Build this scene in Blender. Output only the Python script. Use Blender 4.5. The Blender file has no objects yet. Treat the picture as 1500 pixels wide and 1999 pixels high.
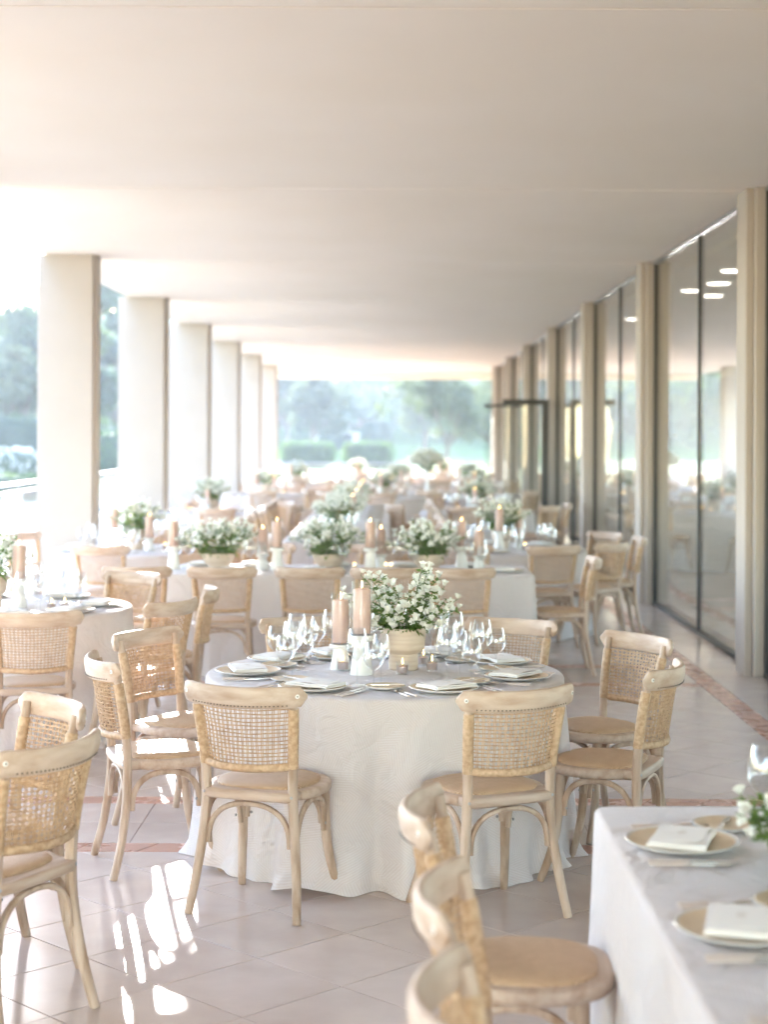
import bpy, math, random
from math import sin, cos, pi, radians, sqrt, atan2, exp
from mathutils import Vector, Matrix, noise as mnoise

# ------------------------------------------------------------------ camera, world, sun, exposure
scn = bpy.context.scene
COL = scn.collection
cam_d = bpy.data.cameras.new('camera'); cam = bpy.data.objects.new('camera', cam_d); COL.objects.link(cam)
cam.location = (0, 0, 1.8); cam.rotation_euler = (pi/2, radians(-0.25), 0)
cam_d.sensor_fit = 'HORIZONTAL'; cam_d.sensor_width = 36; cam_d.lens = 79.2
cam_d.shift_x = -20/1500; cam_d.shift_y = -149.5/1500
cam_d.clip_start = 0.1; cam_d.clip_end = 2000
cam_d.dof.use_dof = True; cam_d.dof.focus_distance = 6.75; cam_d.dof.aperture_fstop = 2.9
scn.camera = cam

SUN_EL, SUN_AZ = radians(11.4), radians(10.4)          # azimuth: to the left of straight ahead
sun_dir = Vector((-sin(SUN_AZ)*cos(SUN_EL), cos(SUN_AZ)*cos(SUN_EL), sin(SUN_EL)))
world = bpy.data.worlds.new('World'); scn.world = world; world.use_nodes = True
wn = world.node_tree.nodes; wl = world.node_tree.links
bg = wn['Background']; sky = wn.new('ShaderNodeTexSky'); sky.sky_type = 'NISHITA'
sky.sun_disc = False; sky.sun_elevation = SUN_EL; sky.sun_rotation = -SUN_AZ
sky.air_density = 1.0; sky.dust_density = 0.3; sky.ozone_density = 1.6
tint = wn.new('ShaderNodeMix'); tint.data_type = 'RGBA'; tint.blend_type = 'MULTIPLY'; tint.inputs[0].default_value = 1
tint.inputs[7].default_value = (1, .945, .985, 1); wl.new(sky.outputs[0], tint.inputs[6]); wl.new(tint.outputs[2], bg.inputs[0]); bg.inputs[1].default_value = 0.15
sun_d = bpy.data.lights.new('sun', 'SUN'); sun_d.energy = 2.5; sun_d.angle = radians(0.6); sun_d.color = (1, .945, .895)
sun = bpy.data.objects.new('sun', sun_d); COL.objects.link(sun); sun.location = (-20, 60, 30)
sun.rotation_euler = (-sun_dir).to_track_quat('-Z', 'Y').to_euler()
scn.view_settings.view_transform = 'Standard'; scn.view_settings.look = 'None'
scn.view_settings.gamma = 1; scn.view_settings.use_curve_mapping = False
scn.view_settings.exposure = 4.44
scn.render.engine = 'CYCLES'
cy = scn.cycles
cy.use_denoising = True
try: cy.denoiser = 'OPENIMAGEDENOISE'
except Exception: pass
cy.max_bounces = 10; cy.diffuse_bounces = 8; cy.glossy_bounces = 4; cy.transmission_bounces = 6
cy.transparent_max_bounces = 24; cy.volume_bounces = 0
cy.caustics_reflective = False; cy.caustics_refractive = False
cy.sample_clamp_indirect = 8; cy.use_adaptive_sampling = True; cy.adaptive_threshold = 0.015

HAZE = 0.0015
R = random.Random(7)

# ------------------------------------------------------------------ materials
def new_mat(name):
    m = bpy.data.materials.new(name); m.use_nodes = True
    return m, m.node_tree.nodes, m.node_tree.links, m.node_tree.nodes['Principled BSDF']

def mat(name, c1, c2=None, scale=8, detail=4, rough=.6, bump=0, bump_scale=None, stretch=(1,1,1), translucent=0,
        tcol=None, rand=0.0, metallic=0, spec=.5, coat=0, stops=(.35,.65), rough2=None):
    m, n, l, b = new_mat(name)
    b.inputs['Roughness'].default_value = rough; b.inputs['Metallic'].default_value = metallic
    b.inputs['Specular IOR Level'].default_value = spec
    b.inputs['Coat Weight'].default_value = coat
    tc = n.new('ShaderNodeTexCoord'); mp = n.new('ShaderNodeMapping'); mp.inputs['Scale'].default_value = stretch
    oi = n.new('ShaderNodeObjectInfo')
    add = n.new('ShaderNodeVectorMath'); add.operation = 'ADD'
    sc_ = n.new('ShaderNodeVectorMath'); sc_.operation = 'SCALE'; sc_.inputs[3].default_value = 37
    cmb = n.new('ShaderNodeCombineXYZ'); 
    for i in range(3): l.new(oi.outputs['Random'], cmb.inputs[i])
    l.new(cmb.outputs[0], sc_.inputs[0]); l.new(tc.outputs['Object'], mp.inputs[0])
    l.new(mp.outputs[0], add.inputs[0]); l.new(sc_.outputs[0], add.inputs[1])
    ns = n.new('ShaderNodeTexNoise'); ns.inputs['Scale'].default_value = scale; ns.inputs['Detail'].default_value = detail
    l.new(add.outputs[0], ns.inputs['Vector'])
    cr = n.new('ShaderNodeValToRGB'); cr.color_ramp.elements[0].position = stops[0]; cr.color_ramp.elements[1].position = stops[1]
    c2 = c2 or c1
    cr.color_ramp.elements[0].color = (*c1, 1); cr.color_ramp.elements[1].color = (*c2, 1)
    l.new(ns.outputs[0], cr.inputs[0]); col = cr.outputs[0]
    if rand:
        hs = n.new('ShaderNodeHueSaturation'); mr = n.new('ShaderNodeMapRange')
        mr.inputs[3].default_value = 1-rand; mr.inputs[4].default_value = 1+rand
        l.new(oi.outputs['Random'], mr.inputs[0]); l.new(mr.outputs[0], hs.inputs['Value']); l.new(col, hs.inputs['Color'])
        col = hs.outputs[0]
    l.new(col, b.inputs['Base Color'])
    if rough2 is not None:
        mr2 = n.new('ShaderNodeMapRange'); mr2.inputs[1].default_value = .3; mr2.inputs[2].default_value = .7
        mr2.inputs[3].default_value = rough; mr2.inputs[4].default_value = rough2
        l.new(ns.outputs[0], mr2.inputs[0]); l.new(mr2.outputs[0], b.inputs['Roughness'])
    if bump:
        n2 = n.new('ShaderNodeTexNoise'); n2.inputs['Scale'].default_value = bump_scale or scale*4; n2.inputs['Detail'].default_value = 5
        l.new(add.outputs[0], n2.inputs['Vector'])
        bp = n.new('ShaderNodeBump'); bp.inputs['Strength'].default_value = bump; bp.inputs['Distance'].default_value = .01
        l.new(n2.outputs[0], bp.inputs['Height']); l.new(bp.outputs[0], b.inputs['Normal'])
    if translucent:
        tr = n.new('ShaderNodeBsdfTranslucent'); mx = n.new('ShaderNodeMixShader'); mx.inputs[0].default_value = translucent
        if tcol: tr.inputs[0].default_value = (*tcol, 1)
        else: l.new(col, tr.inputs[0])
        l.new(b.outputs[0], mx.inputs[1]); l.new(tr.outputs[0], mx.inputs[2])
        l.new(mx.outputs[0], n['Material Output'].inputs['Surface'])
    return m

def glass_mat(name, tint=(.97,.98,.97), ior=1.45, rough=.0, gl=1.0, power=5):
    m = bpy.data.materials.new(name); m.use_nodes = True; n = m.node_tree.nodes; l = m.node_tree.links
    n.remove(n['Principled BSDF'])
    t = n.new('ShaderNodeBsdfTransparent'); t.inputs[0].default_value = (*tint, 1)
    g = n.new('ShaderNodeBsdfGlossy'); g.inputs['Roughness'].default_value = rough; g.inputs[0].default_value = (gl, gl, gl, 1)
    lw = n.new('ShaderNodeLayerWeight'); lw.inputs[0].default_value = .5
    pw = n.new('ShaderNodeMath'); pw.operation = 'POWER'; pw.inputs[1].default_value = power; l.new(lw.outputs['Facing'], pw.inputs[0])
    f0 = ((ior-1)/(ior+1))**2
    ma = n.new('ShaderNodeMath'); ma.operation = 'MULTIPLY_ADD'; ma.inputs[1].default_value = 1-f0; ma.inputs[2].default_value = f0
    l.new(pw.outputs[0], ma.inputs[0])
    mx = n.new('ShaderNodeMixShader'); l.new(ma.outputs[0], mx.inputs[0]); l.new(t.outputs[0], mx.inputs[1]); l.new(g.outputs[0], mx.inputs[2])
    l.new(mx.outputs[0], n['Material Output'].inputs['Surface'])
    return m

def emit_mat(name, c, s):
    m = bpy.data.materials.new(name); m.use_nodes = True; n = m.node_tree.nodes; l = m.node_tree.links
    n.remove(n['Principled BSDF']); e = n.new('ShaderNodeEmission'); e.inputs[0].default_value = (*c, 1); e.inputs[1].default_value = s
    l.new(e.outputs[0], n['Material Output'].inputs['Surface']); return m

M = {}
M['wood'] = mat('washed_oak', (.33,.215,.14), (.55,.43,.34), scale=5, detail=8, rough=.55, bump=.25, bump_scale=40, stretch=(5,5,.9), rand=.08, stops=(.3,.62))
M['wood_rail'] = mat('washed_oak_rail', (.40,.275,.195), (.565,.45,.365), scale=5, detail=8, rough=.5, bump=.2, bump_scale=40, stretch=(1,6,6), rand=.06, stops=(.3,.66))
M['cane'] = mat('rattan_cane', (.42,.265,.15), (.60,.42,.265), scale=45, detail=3, rough=.5, translucent=.12, tcol=(.7,.42,.16), rand=.06)
M['wrap'] = mat('rattan_wrap', (.42,.265,.15), (.60,.425,.27), scale=60, detail=3, rough=.5, rand=.06)
M['steel'] = mat('steel', (.42,.42,.43), rough=.35, metallic=1)
M['screw_white'] = mat('screw_cap', (.75,.73,.7), rough=.4)
M['dark'] = mat('dark_hole', (.03,.025,.02), rough=.6)

def seat_mat():
    m, n, l, b = new_mat('woven_rattan_seat')
    tc = n.new('ShaderNodeTexCoord'); sep = n.new('ShaderNodeSeparateXYZ'); l.new(tc.outputs['Object'], sep.inputs[0])
    def mth(op, a, bb=None):
        q = n.new('ShaderNodeMath'); q.operation = op
        for i, v in enumerate((a, bb)):
            if v is None: continue
            if isinstance(v, (int, float)): q.inputs[i].default_value = v
            else: l.new(v, q.inputs[i])
        return q.outputs[0]
    # herringbone: diagonal stripes whose slope flips every 22 mm
    xx = mth('PINGPONG', sep.outputs[0], .011)
    ph = mth('ADD', mth('MULTIPLY', sep.outputs[1], 900), mth('MULTIPLY', xx, 900))
    s = mth('SINE', ph)
    s2 = mth('SINE', mth('MULTIPLY', sep.outputs[0], 1142))
    h = mth('ADD', s, mth('MULTIPLY', s2, .4))
    ns = n.new('ShaderNodeTexNoise'); ns.inputs['Scale'].default_value = 30; l.new(tc.outputs['Object'], ns.inputs['Vector'])
    f = mth('ADD', mth('MULTIPLY', h, .34), mth('ADD', mth('MULTIPLY', ns.outputs[0], .4), .32))
    cr = n.new('ShaderNodeValToRGB'); cr.color_ramp.elements[0].position = .25; cr.color_ramp.elements[1].position = .8
    cr.color_ramp.elements[0].color = (.37,.225,.125,1); cr.color_ramp.elements[1].color = (.66,.475,.315,1)
    l.new(f, cr.inputs[0]); l.new(cr.outputs[0], b.inputs['Base Color']); b.inputs['Roughness'].default_value = .5
    bp = n.new('ShaderNodeBump'); bp.inputs['Strength'].default_value = .5; bp.inputs['Distance'].default_value = .002
    l.new(h, bp.inputs['Height']); l.new(bp.outputs[0], b.inputs['Normal'])
    return m
M['seat'] = seat_mat()

def cloth_mat():
    m, n, l, b = new_mat('white_leaf_linen')
    tc = n.new('ShaderNodeTexCoord')
    vo = n.new('ShaderNodeTexVoronoi'); vo.inputs['Scale'].default_value = 5.5; l.new(tc.outputs['UV'], vo.inputs['Vector'])
    sub = n.new('ShaderNodeVectorMath'); sub.operation = 'SUBTRACT'
    l.new(tc.outputs['UV'], sub.inputs[0]); l.new(vo.outputs['Position'], sub.inputs[1])
    rt = n.new('ShaderNodeVectorRotate'); rt.rotation_type = 'Z_AXIS'
    sx = n.new('ShaderNodeSeparateXYZ'); l.new(vo.outputs['Color'], sx.inputs[0])
    ml = n.new('ShaderNodeMath'); ml.operation = 'MULTIPLY'; ml.inputs[1].default_value = 6.28; l.new(sx.outputs[0], ml.inputs[0])
    l.new(sub.outputs[0], rt.inputs['Vector']); l.new(ml.outputs[0], rt.inputs['Angle'])
    s2 = n.new('ShaderNodeSeparateXYZ'); l.new(rt.outputs[0], s2.inputs[0])
    ab = n.new('ShaderNodeMath'); ab.operation = 'ABSOLUTE'; l.new(s2.outputs[0], ab.inputs[0])
    ad = n.new('ShaderNodeMath'); ad.operation = 'ADD'; l.new(ab.outputs[0], ad.inputs[0]); l.new(s2.outputs[1], ad.inputs[1])
    m2 = n.new('ShaderNodeMath'); m2.operation = 'MULTIPLY'; m2.inputs[1].default_value = 470; l.new(ad.outputs[0], m2.inputs[0])
    sn = n.new('ShaderNodeMath'); sn.operation = 'SINE'; l.new(m2.outputs[0], sn.inputs[0])
    cr = n.new('ShaderNodeValToRGB'); cr.color_ramp.elements[0].position = .3; cr.color_ramp.elements[1].position = .7
    cr.color_ramp.elements[0].color = (.785,.73,.725,1); cr.color_ramp.elements[1].color = (.85,.815,.825,1)
    mr = n.new('ShaderNodeMapRange'); mr.inputs[1].default_value = -1; l.new(sn.outputs[0], mr.inputs[0]); l.new(mr.outputs[0], cr.inputs[0])
    l.new(cr.outputs[0], b.inputs['Base Color']); b.inputs['Roughness'].default_value = .85
    b.inputs['Sheen Weight'].default_value = .2
    bp = n.new('ShaderNodeBump'); bp.inputs['Strength'].default_value = .15; bp.inputs['Distance'].default_value = .001
    wv = n.new('ShaderNodeTexNoise'); wv.inputs['Scale'].default_value = 500; l.new(tc.outputs['UV'], wv.inputs['Vector'])
    l.new(wv.outputs[0], bp.inputs['Height'])
    wr = n.new('ShaderNodeTexNoise'); wr.inputs['Scale'].default_value = 6; wr.inputs['Detail'].default_value = 4; wr.inputs['Distortion'].default_value = 1.2
    l.new(tc.outputs['UV'], wr.inputs['Vector'])
    b2 = n.new('ShaderNodeBump'); b2.inputs['Strength'].default_value = .8; b2.inputs['Distance'].default_value = .035
    l.new(wr.outputs[0], b2.inputs['Height']); l.new(bp.outputs[0], b2.inputs['Normal']); l.new(b2.outputs[0], b.inputs['Normal'])
    tr = n.new('ShaderNodeBsdfTranslucent'); tr.inputs[0].default_value = (.85,.765,.69,1); mx = n.new('ShaderNodeMixShader'); mx.inputs[0].default_value = .3
    l.new(b.outputs[0], mx.inputs[1]); l.new(tr.outputs[0], mx.inputs[2]); l.new(mx.outputs[0], n['Material Output'].inputs['Surface'])
    return m
M['cloth'] = cloth_mat()
M['tile'] = mat('stone_tile', (.515,.43,.39), (.615,.53,.49), scale=5, detail=6, rough=.16, rough2=.24, rand=.035, bump=.02, bump_scale=30, stops=(.15,.85))
M['tile_pink'] = mat('rose_stone_tile', (.46,.25,.19), (.52,.31,.245), scale=9, detail=5, rough=.2, rough2=.35, rand=.12, stops=(.3,.7))
M['grout'] = mat('grout', (.24,.17,.15), (.32,.24,.21), scale=30, rough=.8)
M['terrace'] = mat('terrace_paving', (.42,.40,.395), (.49,.47,.46), scale=1.5, detail=8, rough=.95, spec=.15)
M['plaster'] = mat('cream_plaster', (.43,.38,.335), (.45,.40,.355), scale=2.5, detail=6, rough=.8, bump=.05, bump_scale=120)
M['ceiling'] = mat('ceiling_plaster', (.87,.77,.65), (.895,.80,.69), scale=.7, detail=8, rough=.85, bump=.05, bump_scale=120)
M['frame'] = mat('bronze_frame', (.022,.02,.019), rough=.5)
M['pane'] = glass_mat('window_glass', (.93,.94,.925), ior=1.6)
M['glass'] = glass_mat('clear_glass', (.965,.97,.974), ior=1.62, rough=.01, power=3.6)
M['cylinder'] = glass_mat('candle_glass', (.985,.985,.985), ior=1.42, rough=.01, power=5)
M['china'] = mat('white_china', (.80,.79,.77), rough=.15, spec=.6)
M['gold'] = mat('gold_glaze', (.64,.50,.34), (.72,.59,.43), scale=20, rough=.3, metallic=.1)
M['linen'] = mat('napkin_linen', (.78,.76,.74), (.82,.80,.78), scale=300, rough=.9, bump=.1, bump_scale=600)
M['card'] = mat('menu_card', (.82,.80,.77), rough=.7)
M['ink'] = mat('menu_ink', (.50,.42,.33), rough=.6)
M['burgundy'] = mat('burgundy_line', (.30,.13,.12), rough=.6)
M['silver'] = mat('cutlery_silver', (.66,.64,.62), rough=.22, metallic=1)
M['handle'] = mat('cutlery_handle', (.72,.63,.57), rough=.3)
M['ceramic'] = mat('glazed_white_ceramic', (.72,.72,.71), (.80,.80,.79), scale=12, rough=.35)
M['vase'] = mat('ribbed_stoneware', (.55,.44,.35), (.64,.545,.45), scale=6, detail=6, rough=.6, stretch=(1,1,14))
M['wax'] = mat('blush_wax', (.70,.49,.41), (.74,.54,.46), scale=10, rough=.5, translucent=.15, tcol=(.7,.4,.3))
M['wax_mauve'] = mat('mauve_wax', (.56,.44,.42), rough=.5, translucent=.15, tcol=(.7,.5,.4))
M['flame'] = emit_mat('candle_flame', (1, .62, .22), .9)
M['wick'] = mat('wick', (.03,.025,.02), rough=.9)
M['petal'] = mat('white_petal', (.80,.81,.78), (.84,.84,.80), scale=60, rough=.6, translucent=.35, tcol=(.8,.82,.72))
M['leaf'] = mat('flower_leaf', (.05,.11,.025), (.17,.29,.07), scale=25, rough=.5, translucent=.35, tcol=(.22,.34,.06), rand=.2)
M['stem'] = mat('flower_stem', (.10,.17,.05), rough=.5)
M['foliage_a'] = mat('foliage_dark', (.03,.045,.026), (.07,.095,.058), scale=1.2, rough=.6, translucent=.3, tcol=(.12,.2,.03), rand=.2)
M['foliage_b'] = mat('foliage_olive', (.06,.075,.048), (.125,.14,.095), scale=1.2, rough=.6, translucent=.3, tcol=(.16,.2,.07), rand=.2)
M['foliage_c'] = mat('foliage_hedge', (.035,.068,.028), (.085,.14,.055), scale=1.5, rough=.6, translucent=.3, tcol=(.18,.3,.05), rand=.15)
M['blossom_mass'] = mat('white_bush_blossom', (.62,.60,.56), (.74,.72,.68), scale=8, rough=.7, translucent=.3)
M['bark'] = mat('bark', (.09,.07,.05), (.17,.135,.10), scale=6, rough=.9, bump=.5, stretch=(4,4,1))
M['lawn'] = mat('lawn', (.09,.13,.04), (.14,.19,.065), scale=.6, detail=10, rough=1, spec=.05)
M['hill'] = mat('hillside', (.05,.07,.03), (.11,.12,.06), scale=.05, detail=8, rough=.95)
M['path'] = mat('path', (.26,.25,.25), (.33,.32,.31), scale=2, rough=.95, spec=.1)
M['rail_metal'] = mat('rail_metal', (.40,.40,.40), rough=.35, metallic=.8)
M['room_wall'] = mat('room_wall', (.70,.62,.52), (.73,.65,.55), scale=2, rough=.8)
M['room_floor'] = mat('room_floor', (.28,.23,.195), (.34,.285,.245), scale=2, rough=.25)
M['lamp'] = emit_mat('ceiling_lamp_glow', (1, .93, .82), .7)
M['white_wall'] = mat('white_render', (.62,.60,.57), rough=.8)
M['roof'] = mat('roof_tiles', (.28,.17,.12), rough=.8)
M['table_wood'] = mat('table_wood', (.25,.17,.10), (.32,.22,.13), scale=6, rough=.5)

# ------------------------------------------------------------------ mesh builder
class MB:
    def __init__(s): s.v = []; s.f = []; s.uv = None
    def add(s, vs, fs):
        o = len(s.v); s.v += [tuple(p) for p in vs]; s.f += [tuple(i+o for i in f) for f in fs]
    def box(s, lo, hi, bev=0):
        x0,y0,z0 = lo; x1,y1,z1 = hi
        if not bev:
            s.add([(x0,y0,z0),(x1,y0,z0),(x1,y1,z0),(x0,y1,z0),(x0,y0,z1),(x1,y0,z1),(x1,y1,z1),(x0,y1,z1)],
                  [(0,3,2,1),(4,5,6,7),(0,1,5,4),(1,2,6,5),(2,3,7,6),(3,0,4,7)])
        else:
            b = bev
            ring = lambda d, z: [(x0+d+0,y0+d+b,z),(x0+d+b,y0+d,z),(x1-d-b,y0+d,z),(x1-d,y0+d+b,z),(x1-d,y1-d-b,z),(x1-d-b,y1-d,z),(x0+d+b,y1-d,z),(x0+d,y1-d-b,z)]
            rs = [ring(b,z0), ring(0,z0+b), ring(0,z1-b), ring(b,z1)]
            s.rings(rs)
    def rings(s, rs, caps=True, closed=True):
        o = len(s.v); n = len(rs[0])
        for r in rs: s.v += [tuple(p) for p in r]
        for i in range(len(rs)-1):
            for j in range(n if closed else n-1):
                a = o+i*n+j; b = o+i*n+(j+1)%n
                s.f.append((a, b, b+n, a+n))
        if caps and closed:
            s.f.append(tuple(o+j for j in range(n-1,-1,-1))); k = o+(len(rs)-1)*n; s.f.append(tuple(k+j for j in range(n)))
    def tube(s, pts, rad, n=8, flat=(1,1), up=None, power=1):
        pts = [Vector(p) for p in pts]; m = len(pts)
        if not hasattr(rad, '__len__'): rad = [rad]*m
        rs = []; prev = None
        for i, p in enumerate(pts):
            t = (pts[min(i+1,m-1)]-pts[max(i-1,0)]).normalized()
            if up is not None: u = Vector(up)
            elif prev is None: u = Vector((0,0,1)) if abs(t.z) < .9 else Vector((0,1,0))
            else: u = prev
            u = (u - t*u.dot(t)).normalized(); prev = u; w = t.cross(u)
            ring = []
            for k in range(n):
                a = 2*pi*k/n; ca, sa = cos(a), sin(a)
                if power != 1:
                    ca = math.copysign(abs(ca)**power, ca); sa = math.copysign(abs(sa)**power, sa)
                ring.append(p + u*(ca*rad[i]*flat[0]) + w*(sa*rad[i]*flat[1]))
            rs.append(ring)
        s.rings(rs)
    def lathe(s, prof, n=20, c=(0,0,0), closed=False):
        rs = [[(c[0]+r*cos(2*pi*k/n), c[1]+r*sin(2*pi*k/n), c[2]+z) for k in range(n)] for r, z in prof]
        s.rings(rs, caps=not closed)
    def mesh(s, name, m, smooth=True, angle=40):
        me = bpy.data.meshes.new(name); me.from_pydata(s.v, [], s.f)
        for x in (m if isinstance(m, (list, tuple)) else [m]): me.materials.append(x)
        if smooth:
            me.polygons.foreach_set('use_smooth', [True]*len(me.polygons))
            me.update()
            try: me.set_sharp_from_angle(angle=radians(angle))
            except Exception: pass
        me.update()
        return me

def spline(pts, n):
    """Catmull-Rom through pts, n samples per span"""
    P = [Vector(p) for p in pts]; out = []
    for i in range(len(P)-1):
        p0 = P[max(i-1,0)]; p1 = P[i]; p2 = P[i+1]; p3 = P[min(i+2,len(P)-1)]
        for k in range(n):
            t = k/n
            out.append(.5*((2*p1)+(p2-p0)*t+(2*p0-5*p1+4*p2-p3)*t*t+(3*p1-p0-3*p2+p3)*t**3))
    out.append(P[-1]); return out

# ------------------------------------------------------------------ object helpers
def link(name, data, parent=None, loc=None, rotz=None, mtx=None):
    o = bpy.data.objects.new(name, data); COL.objects.link(o)
    if parent is not None: o.parent = parent
    if mtx is not None: o.matrix_local = mtx
    if loc is not None: o.location = loc
    if rotz is not None: o.rotation_euler = (0,0,rotz)
    return o
def tag(o, label=None, cat=None, group=None, kind=None):
    if label: o['label'] = label
    if cat: o['category'] = cat
    if group: o['group'] = group
    if kind: o['kind'] = kind
    return o
def struct(name, mb, m, smooth=False, **k):
    o = link(name, mb.mesh(name, m, smooth), **k); o['kind'] = 'structure'; return o
# a prototype: (name, category, root mesh or None, [(part, mesh, matrix|None, kind|None, [sub-parts])])
def place(proto, label, loc, rotz=0, group=None, scale=1, kind=None):
    name, cat, rootmesh, parts = proto
    o = link(name, rootmesh, loc=loc, rotz=rotz); tag(o, label, cat, group, kind)
    if scale != 1: o.scale = (scale,)*3 if not hasattr(scale, '__len__') else scale
    for p in parts: _part(p, o)
    return o
def _part(p, parent):
    nm, me, mx, kd = p[:4]
    c = link(nm, me, parent, mtx=mx)
    if kd: c['kind'] = kd
    for q in (p[4] if len(p) > 4 else []): _part(q, c)

# ------------------------------------------------------------------ setting: ground, floor, ceiling
CEIL = 3.67; XL, XR = -3.66, 2.80; Y0, Y1 = -8.5, 51.0
COLS = [12.65+5.45*k for k in range(-3, 7)]

mb = MB()
nx, ny = 60, 70
def ground_z(x, y):
    d = sqrt(x*x*.6+y*y)
    t = max(0, (y-135)/180.0); 
    h = 26*(t*t*(3-2*t) if t < 1 else 1)
    h *= .78+.22*sin(x*.018+1.3)+.12*sin(x*.041+.4)
    return -.06 + h + (.15*mnoise.noise((x*.05, y*.05, 0)) if y > 60 else 0)
gx = [-240+480*i/nx for i in range(nx+1)]; gy = [-18+ (398)*j/ny for j in range(ny+1)]
mb.add([(x, y, ground_z(x, y)) for y in gy for x in gx],
       [(j*(nx+1)+i, j*(nx+1)+i+1, (j+1)*(nx+1)+i+1, (j+1)*(nx+1)+i) for j in range(ny) for i in range(nx)])
struct('lawn', mb, M['lawn'], smooth=True)

mb = MB(); mb.box((-8.0, -14, -.3), (XL-.06, 52.4, -.012)); struct('terrace', mb, M['terrace'])
mb = MB(); mb.box((-200, 41, -.2), (-9.0, 45.5, -.03)); struct('path', mb, M['path'])
mb = MB(); mb.box((-30, 56, -.2), (60, 60, -.02)); struct('path', mb, M['path'])

# floor: grout bed + tiles as parts
mb = MB(); mb.box((XL-.06, Y0, -.3), (XR+.02, 52.4, -.004)); floor = struct('floor', mb, M['grout'])

def clip(poly, axis, val, keep_less):
    out = []
    for i in range(len(poly)):
        a, b = poly[i], poly[(i+1) % len(poly)]
        ia = (a[axis] <= val) == keep_less; ib = (b[axis] <= val) == keep_less
        if ia: out.append(a)
        if ia != ib:
            t = (val-a[axis])/(b[axis]-a[axis]); out.append((a[0]+(b[0]-a[0])*t, a[1]+(b[1]-a[1])*t))
    return out
def tile_mesh(poly, c, mb_, top=0.0):
    P = [(p[0]-c[0], p[1]-c[1]) for p in poly]
    P = [p for i, p in enumerate(P) if abs(p[0]-P[i-1][0])+abs(p[1]-P[i-1][1]) > 1e-4]
    def ins(d):
        out = []; n_ = len(P)
        for i in range(n_):
            p0, p1, p2 = Vector(P[i-1]), Vector(P[i]), Vector(P[(i+1)%n_])
            e1 = (p1-p0).normalized(); e2 = (p2-p1).normalized(); n1 = Vector((-e1.y, e1.x)); n2 = Vector((-e2.y, e2.x))
            bis = n1+n2; k = d/max(.25, 1+n1.dot(n2)); out.append((p1.x+bis.x*k, p1.y+bis.y*k))
        return out
    a = ins(.0017); b = ins(.0032)
    mb_.rings([[(x, y, -.012) for x, y in a], [(x, y, top-.0012) for x, y in a], [(x, y, top) for x, y in b]])
tiles = []   # (dist, poly, kind)
T = .42; q = T/sqrt(2)
bands = []   # (y0,y1) rose bands
for cpos in (7.85, 12.75, 18.2, 23.6, 29.1): bands += [(cpos-.555, cpos-.4), (cpos+.4, cpos+.555)]
zones = []   # (ylo, yhi, 'diag'|'straight')
prev = 3.2
for i in range(0, len(bands), 2):
    zones.append((prev, bands[i][0], 'diag')); zones.append((bands[i][1], bands[i+1][0], 'straight')); prev = bands[i+1][1]
zones.append((prev, 51.0, 'diag'))
XB0, XB1 = 2.23, 2.38
for ylo, yhi, k in zones:
    if k == 'diag':
        # lattice through (-.166, 6.117)
        for i in range(-190, 190):
            for j in range(-190, 190):
                cx = -.166 + (i-j)*q; cy_ = 6.117 + (i+j+1)*q
                if not (XL-.06-q < cx < XB0+q and ylo-q < cy_ < yhi+q): continue
                poly = [(cx, cy_-q), (cx+q, cy_), (cx, cy_+q), (cx-q, cy_)]
                for ax, v, kl in ((0, XL-.06, False), (0, XB0, True), (1, ylo, False), (1, yhi, True)):
                    poly = clip(poly, ax, v, kl)
                    if len(poly) < 3: break
                if len(poly) >= 3:
                    A = abs(sum(poly[m][0]*poly[(m+1)%len(poly)][1]-poly[(m+1)%len(poly)][0]*poly[m][1] for m in range(len(poly))))/2
                    if A > .0004: tiles.append((cy_, poly, 'tile', len(poly) == 4 and A > T*T*.99999))
    else:
        x = -1.57-5*.41
        while x < XB0-.02:
            for a, b in ((ylo, (ylo+yhi)/2), ((ylo+yhi)/2, yhi)):
                tiles.append(((a+b)/2, [(max(x,XL-.06), a), (min(x+.41,XB0), a), (min(x+.41,XB0), b), (max(x,XL-.06), b)], 'tile', False))
            x += .41
for a, b in bands:
    x = XL-.06
    while x < XB0-.02:
        x2 = min(x+.29, XB0)
        s0 = .08 if x > XL else 0; s1 = .08 if x2 < XB0 else 0
        tiles.append(((a+b)/2, [(x, a), (x2, a), (x2+s1, b), (x+s0, b)], 'rose_tile', False)); x = x2
y = 3.2
while y < 51:
    tiles.append((y, [(XB0, y), (XB1, y), (XB1, y+.3), (XB0, y+.3)], 'rose_tile', False))
    tiles.append((y, [(XB1, y), (XR+.02, y), (XR+.02, y+.3), (XB1, y+.3)], 'tile', False)); y += .3
def in_view(t):
    cx = sum(p[0] for p in t[1])/len(t[1])
    return t[0] > 4.7 and -0.25*t[0] < cx < .235*t[0]
tiles.sort(key=lambda t: (0 if in_view(t) else 1, t[0]))
full = None; nt = {'tile': 0, 'rose_tile': 0}; rest = {'tile': MB(), 'rose_tile': MB()}
for d, poly, kd, is_full in tiles:
    lim = 290 if kd == 'tile' else 120
    c = (sum(p[0] for p in poly)/len(poly), sum(p[1] for p in poly)/len(poly))
    if nt[kd] < lim and in_view((d, poly)):
        nt[kd] += 1
        if is_full:
            if full is None:
                m_ = MB(); tile_mesh(poly, c, m_); full = m_.mesh('tile', M['tile'], False)
            me = full
        else:
            m_ = MB(); tile_mesh(poly, c, m_); me = m_.mesh(kd, M['tile' if kd == 'tile' else 'tile_pink'], False)
        link(kd, me, floor, loc=(c[0], c[1], 0))
    else: tile_mesh(poly, (0, 0), rest[kd])
o = link('distant_tiles', rest['tile'].mesh('distant_tiles', M['tile'], False), floor); o['kind'] = 'stuff'
o = link('distant_rose_tiles', rest['rose_tile'].mesh('distant_rose_tiles', M['tile_pink'], False), floor); o['kind'] = 'stuff'
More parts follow.
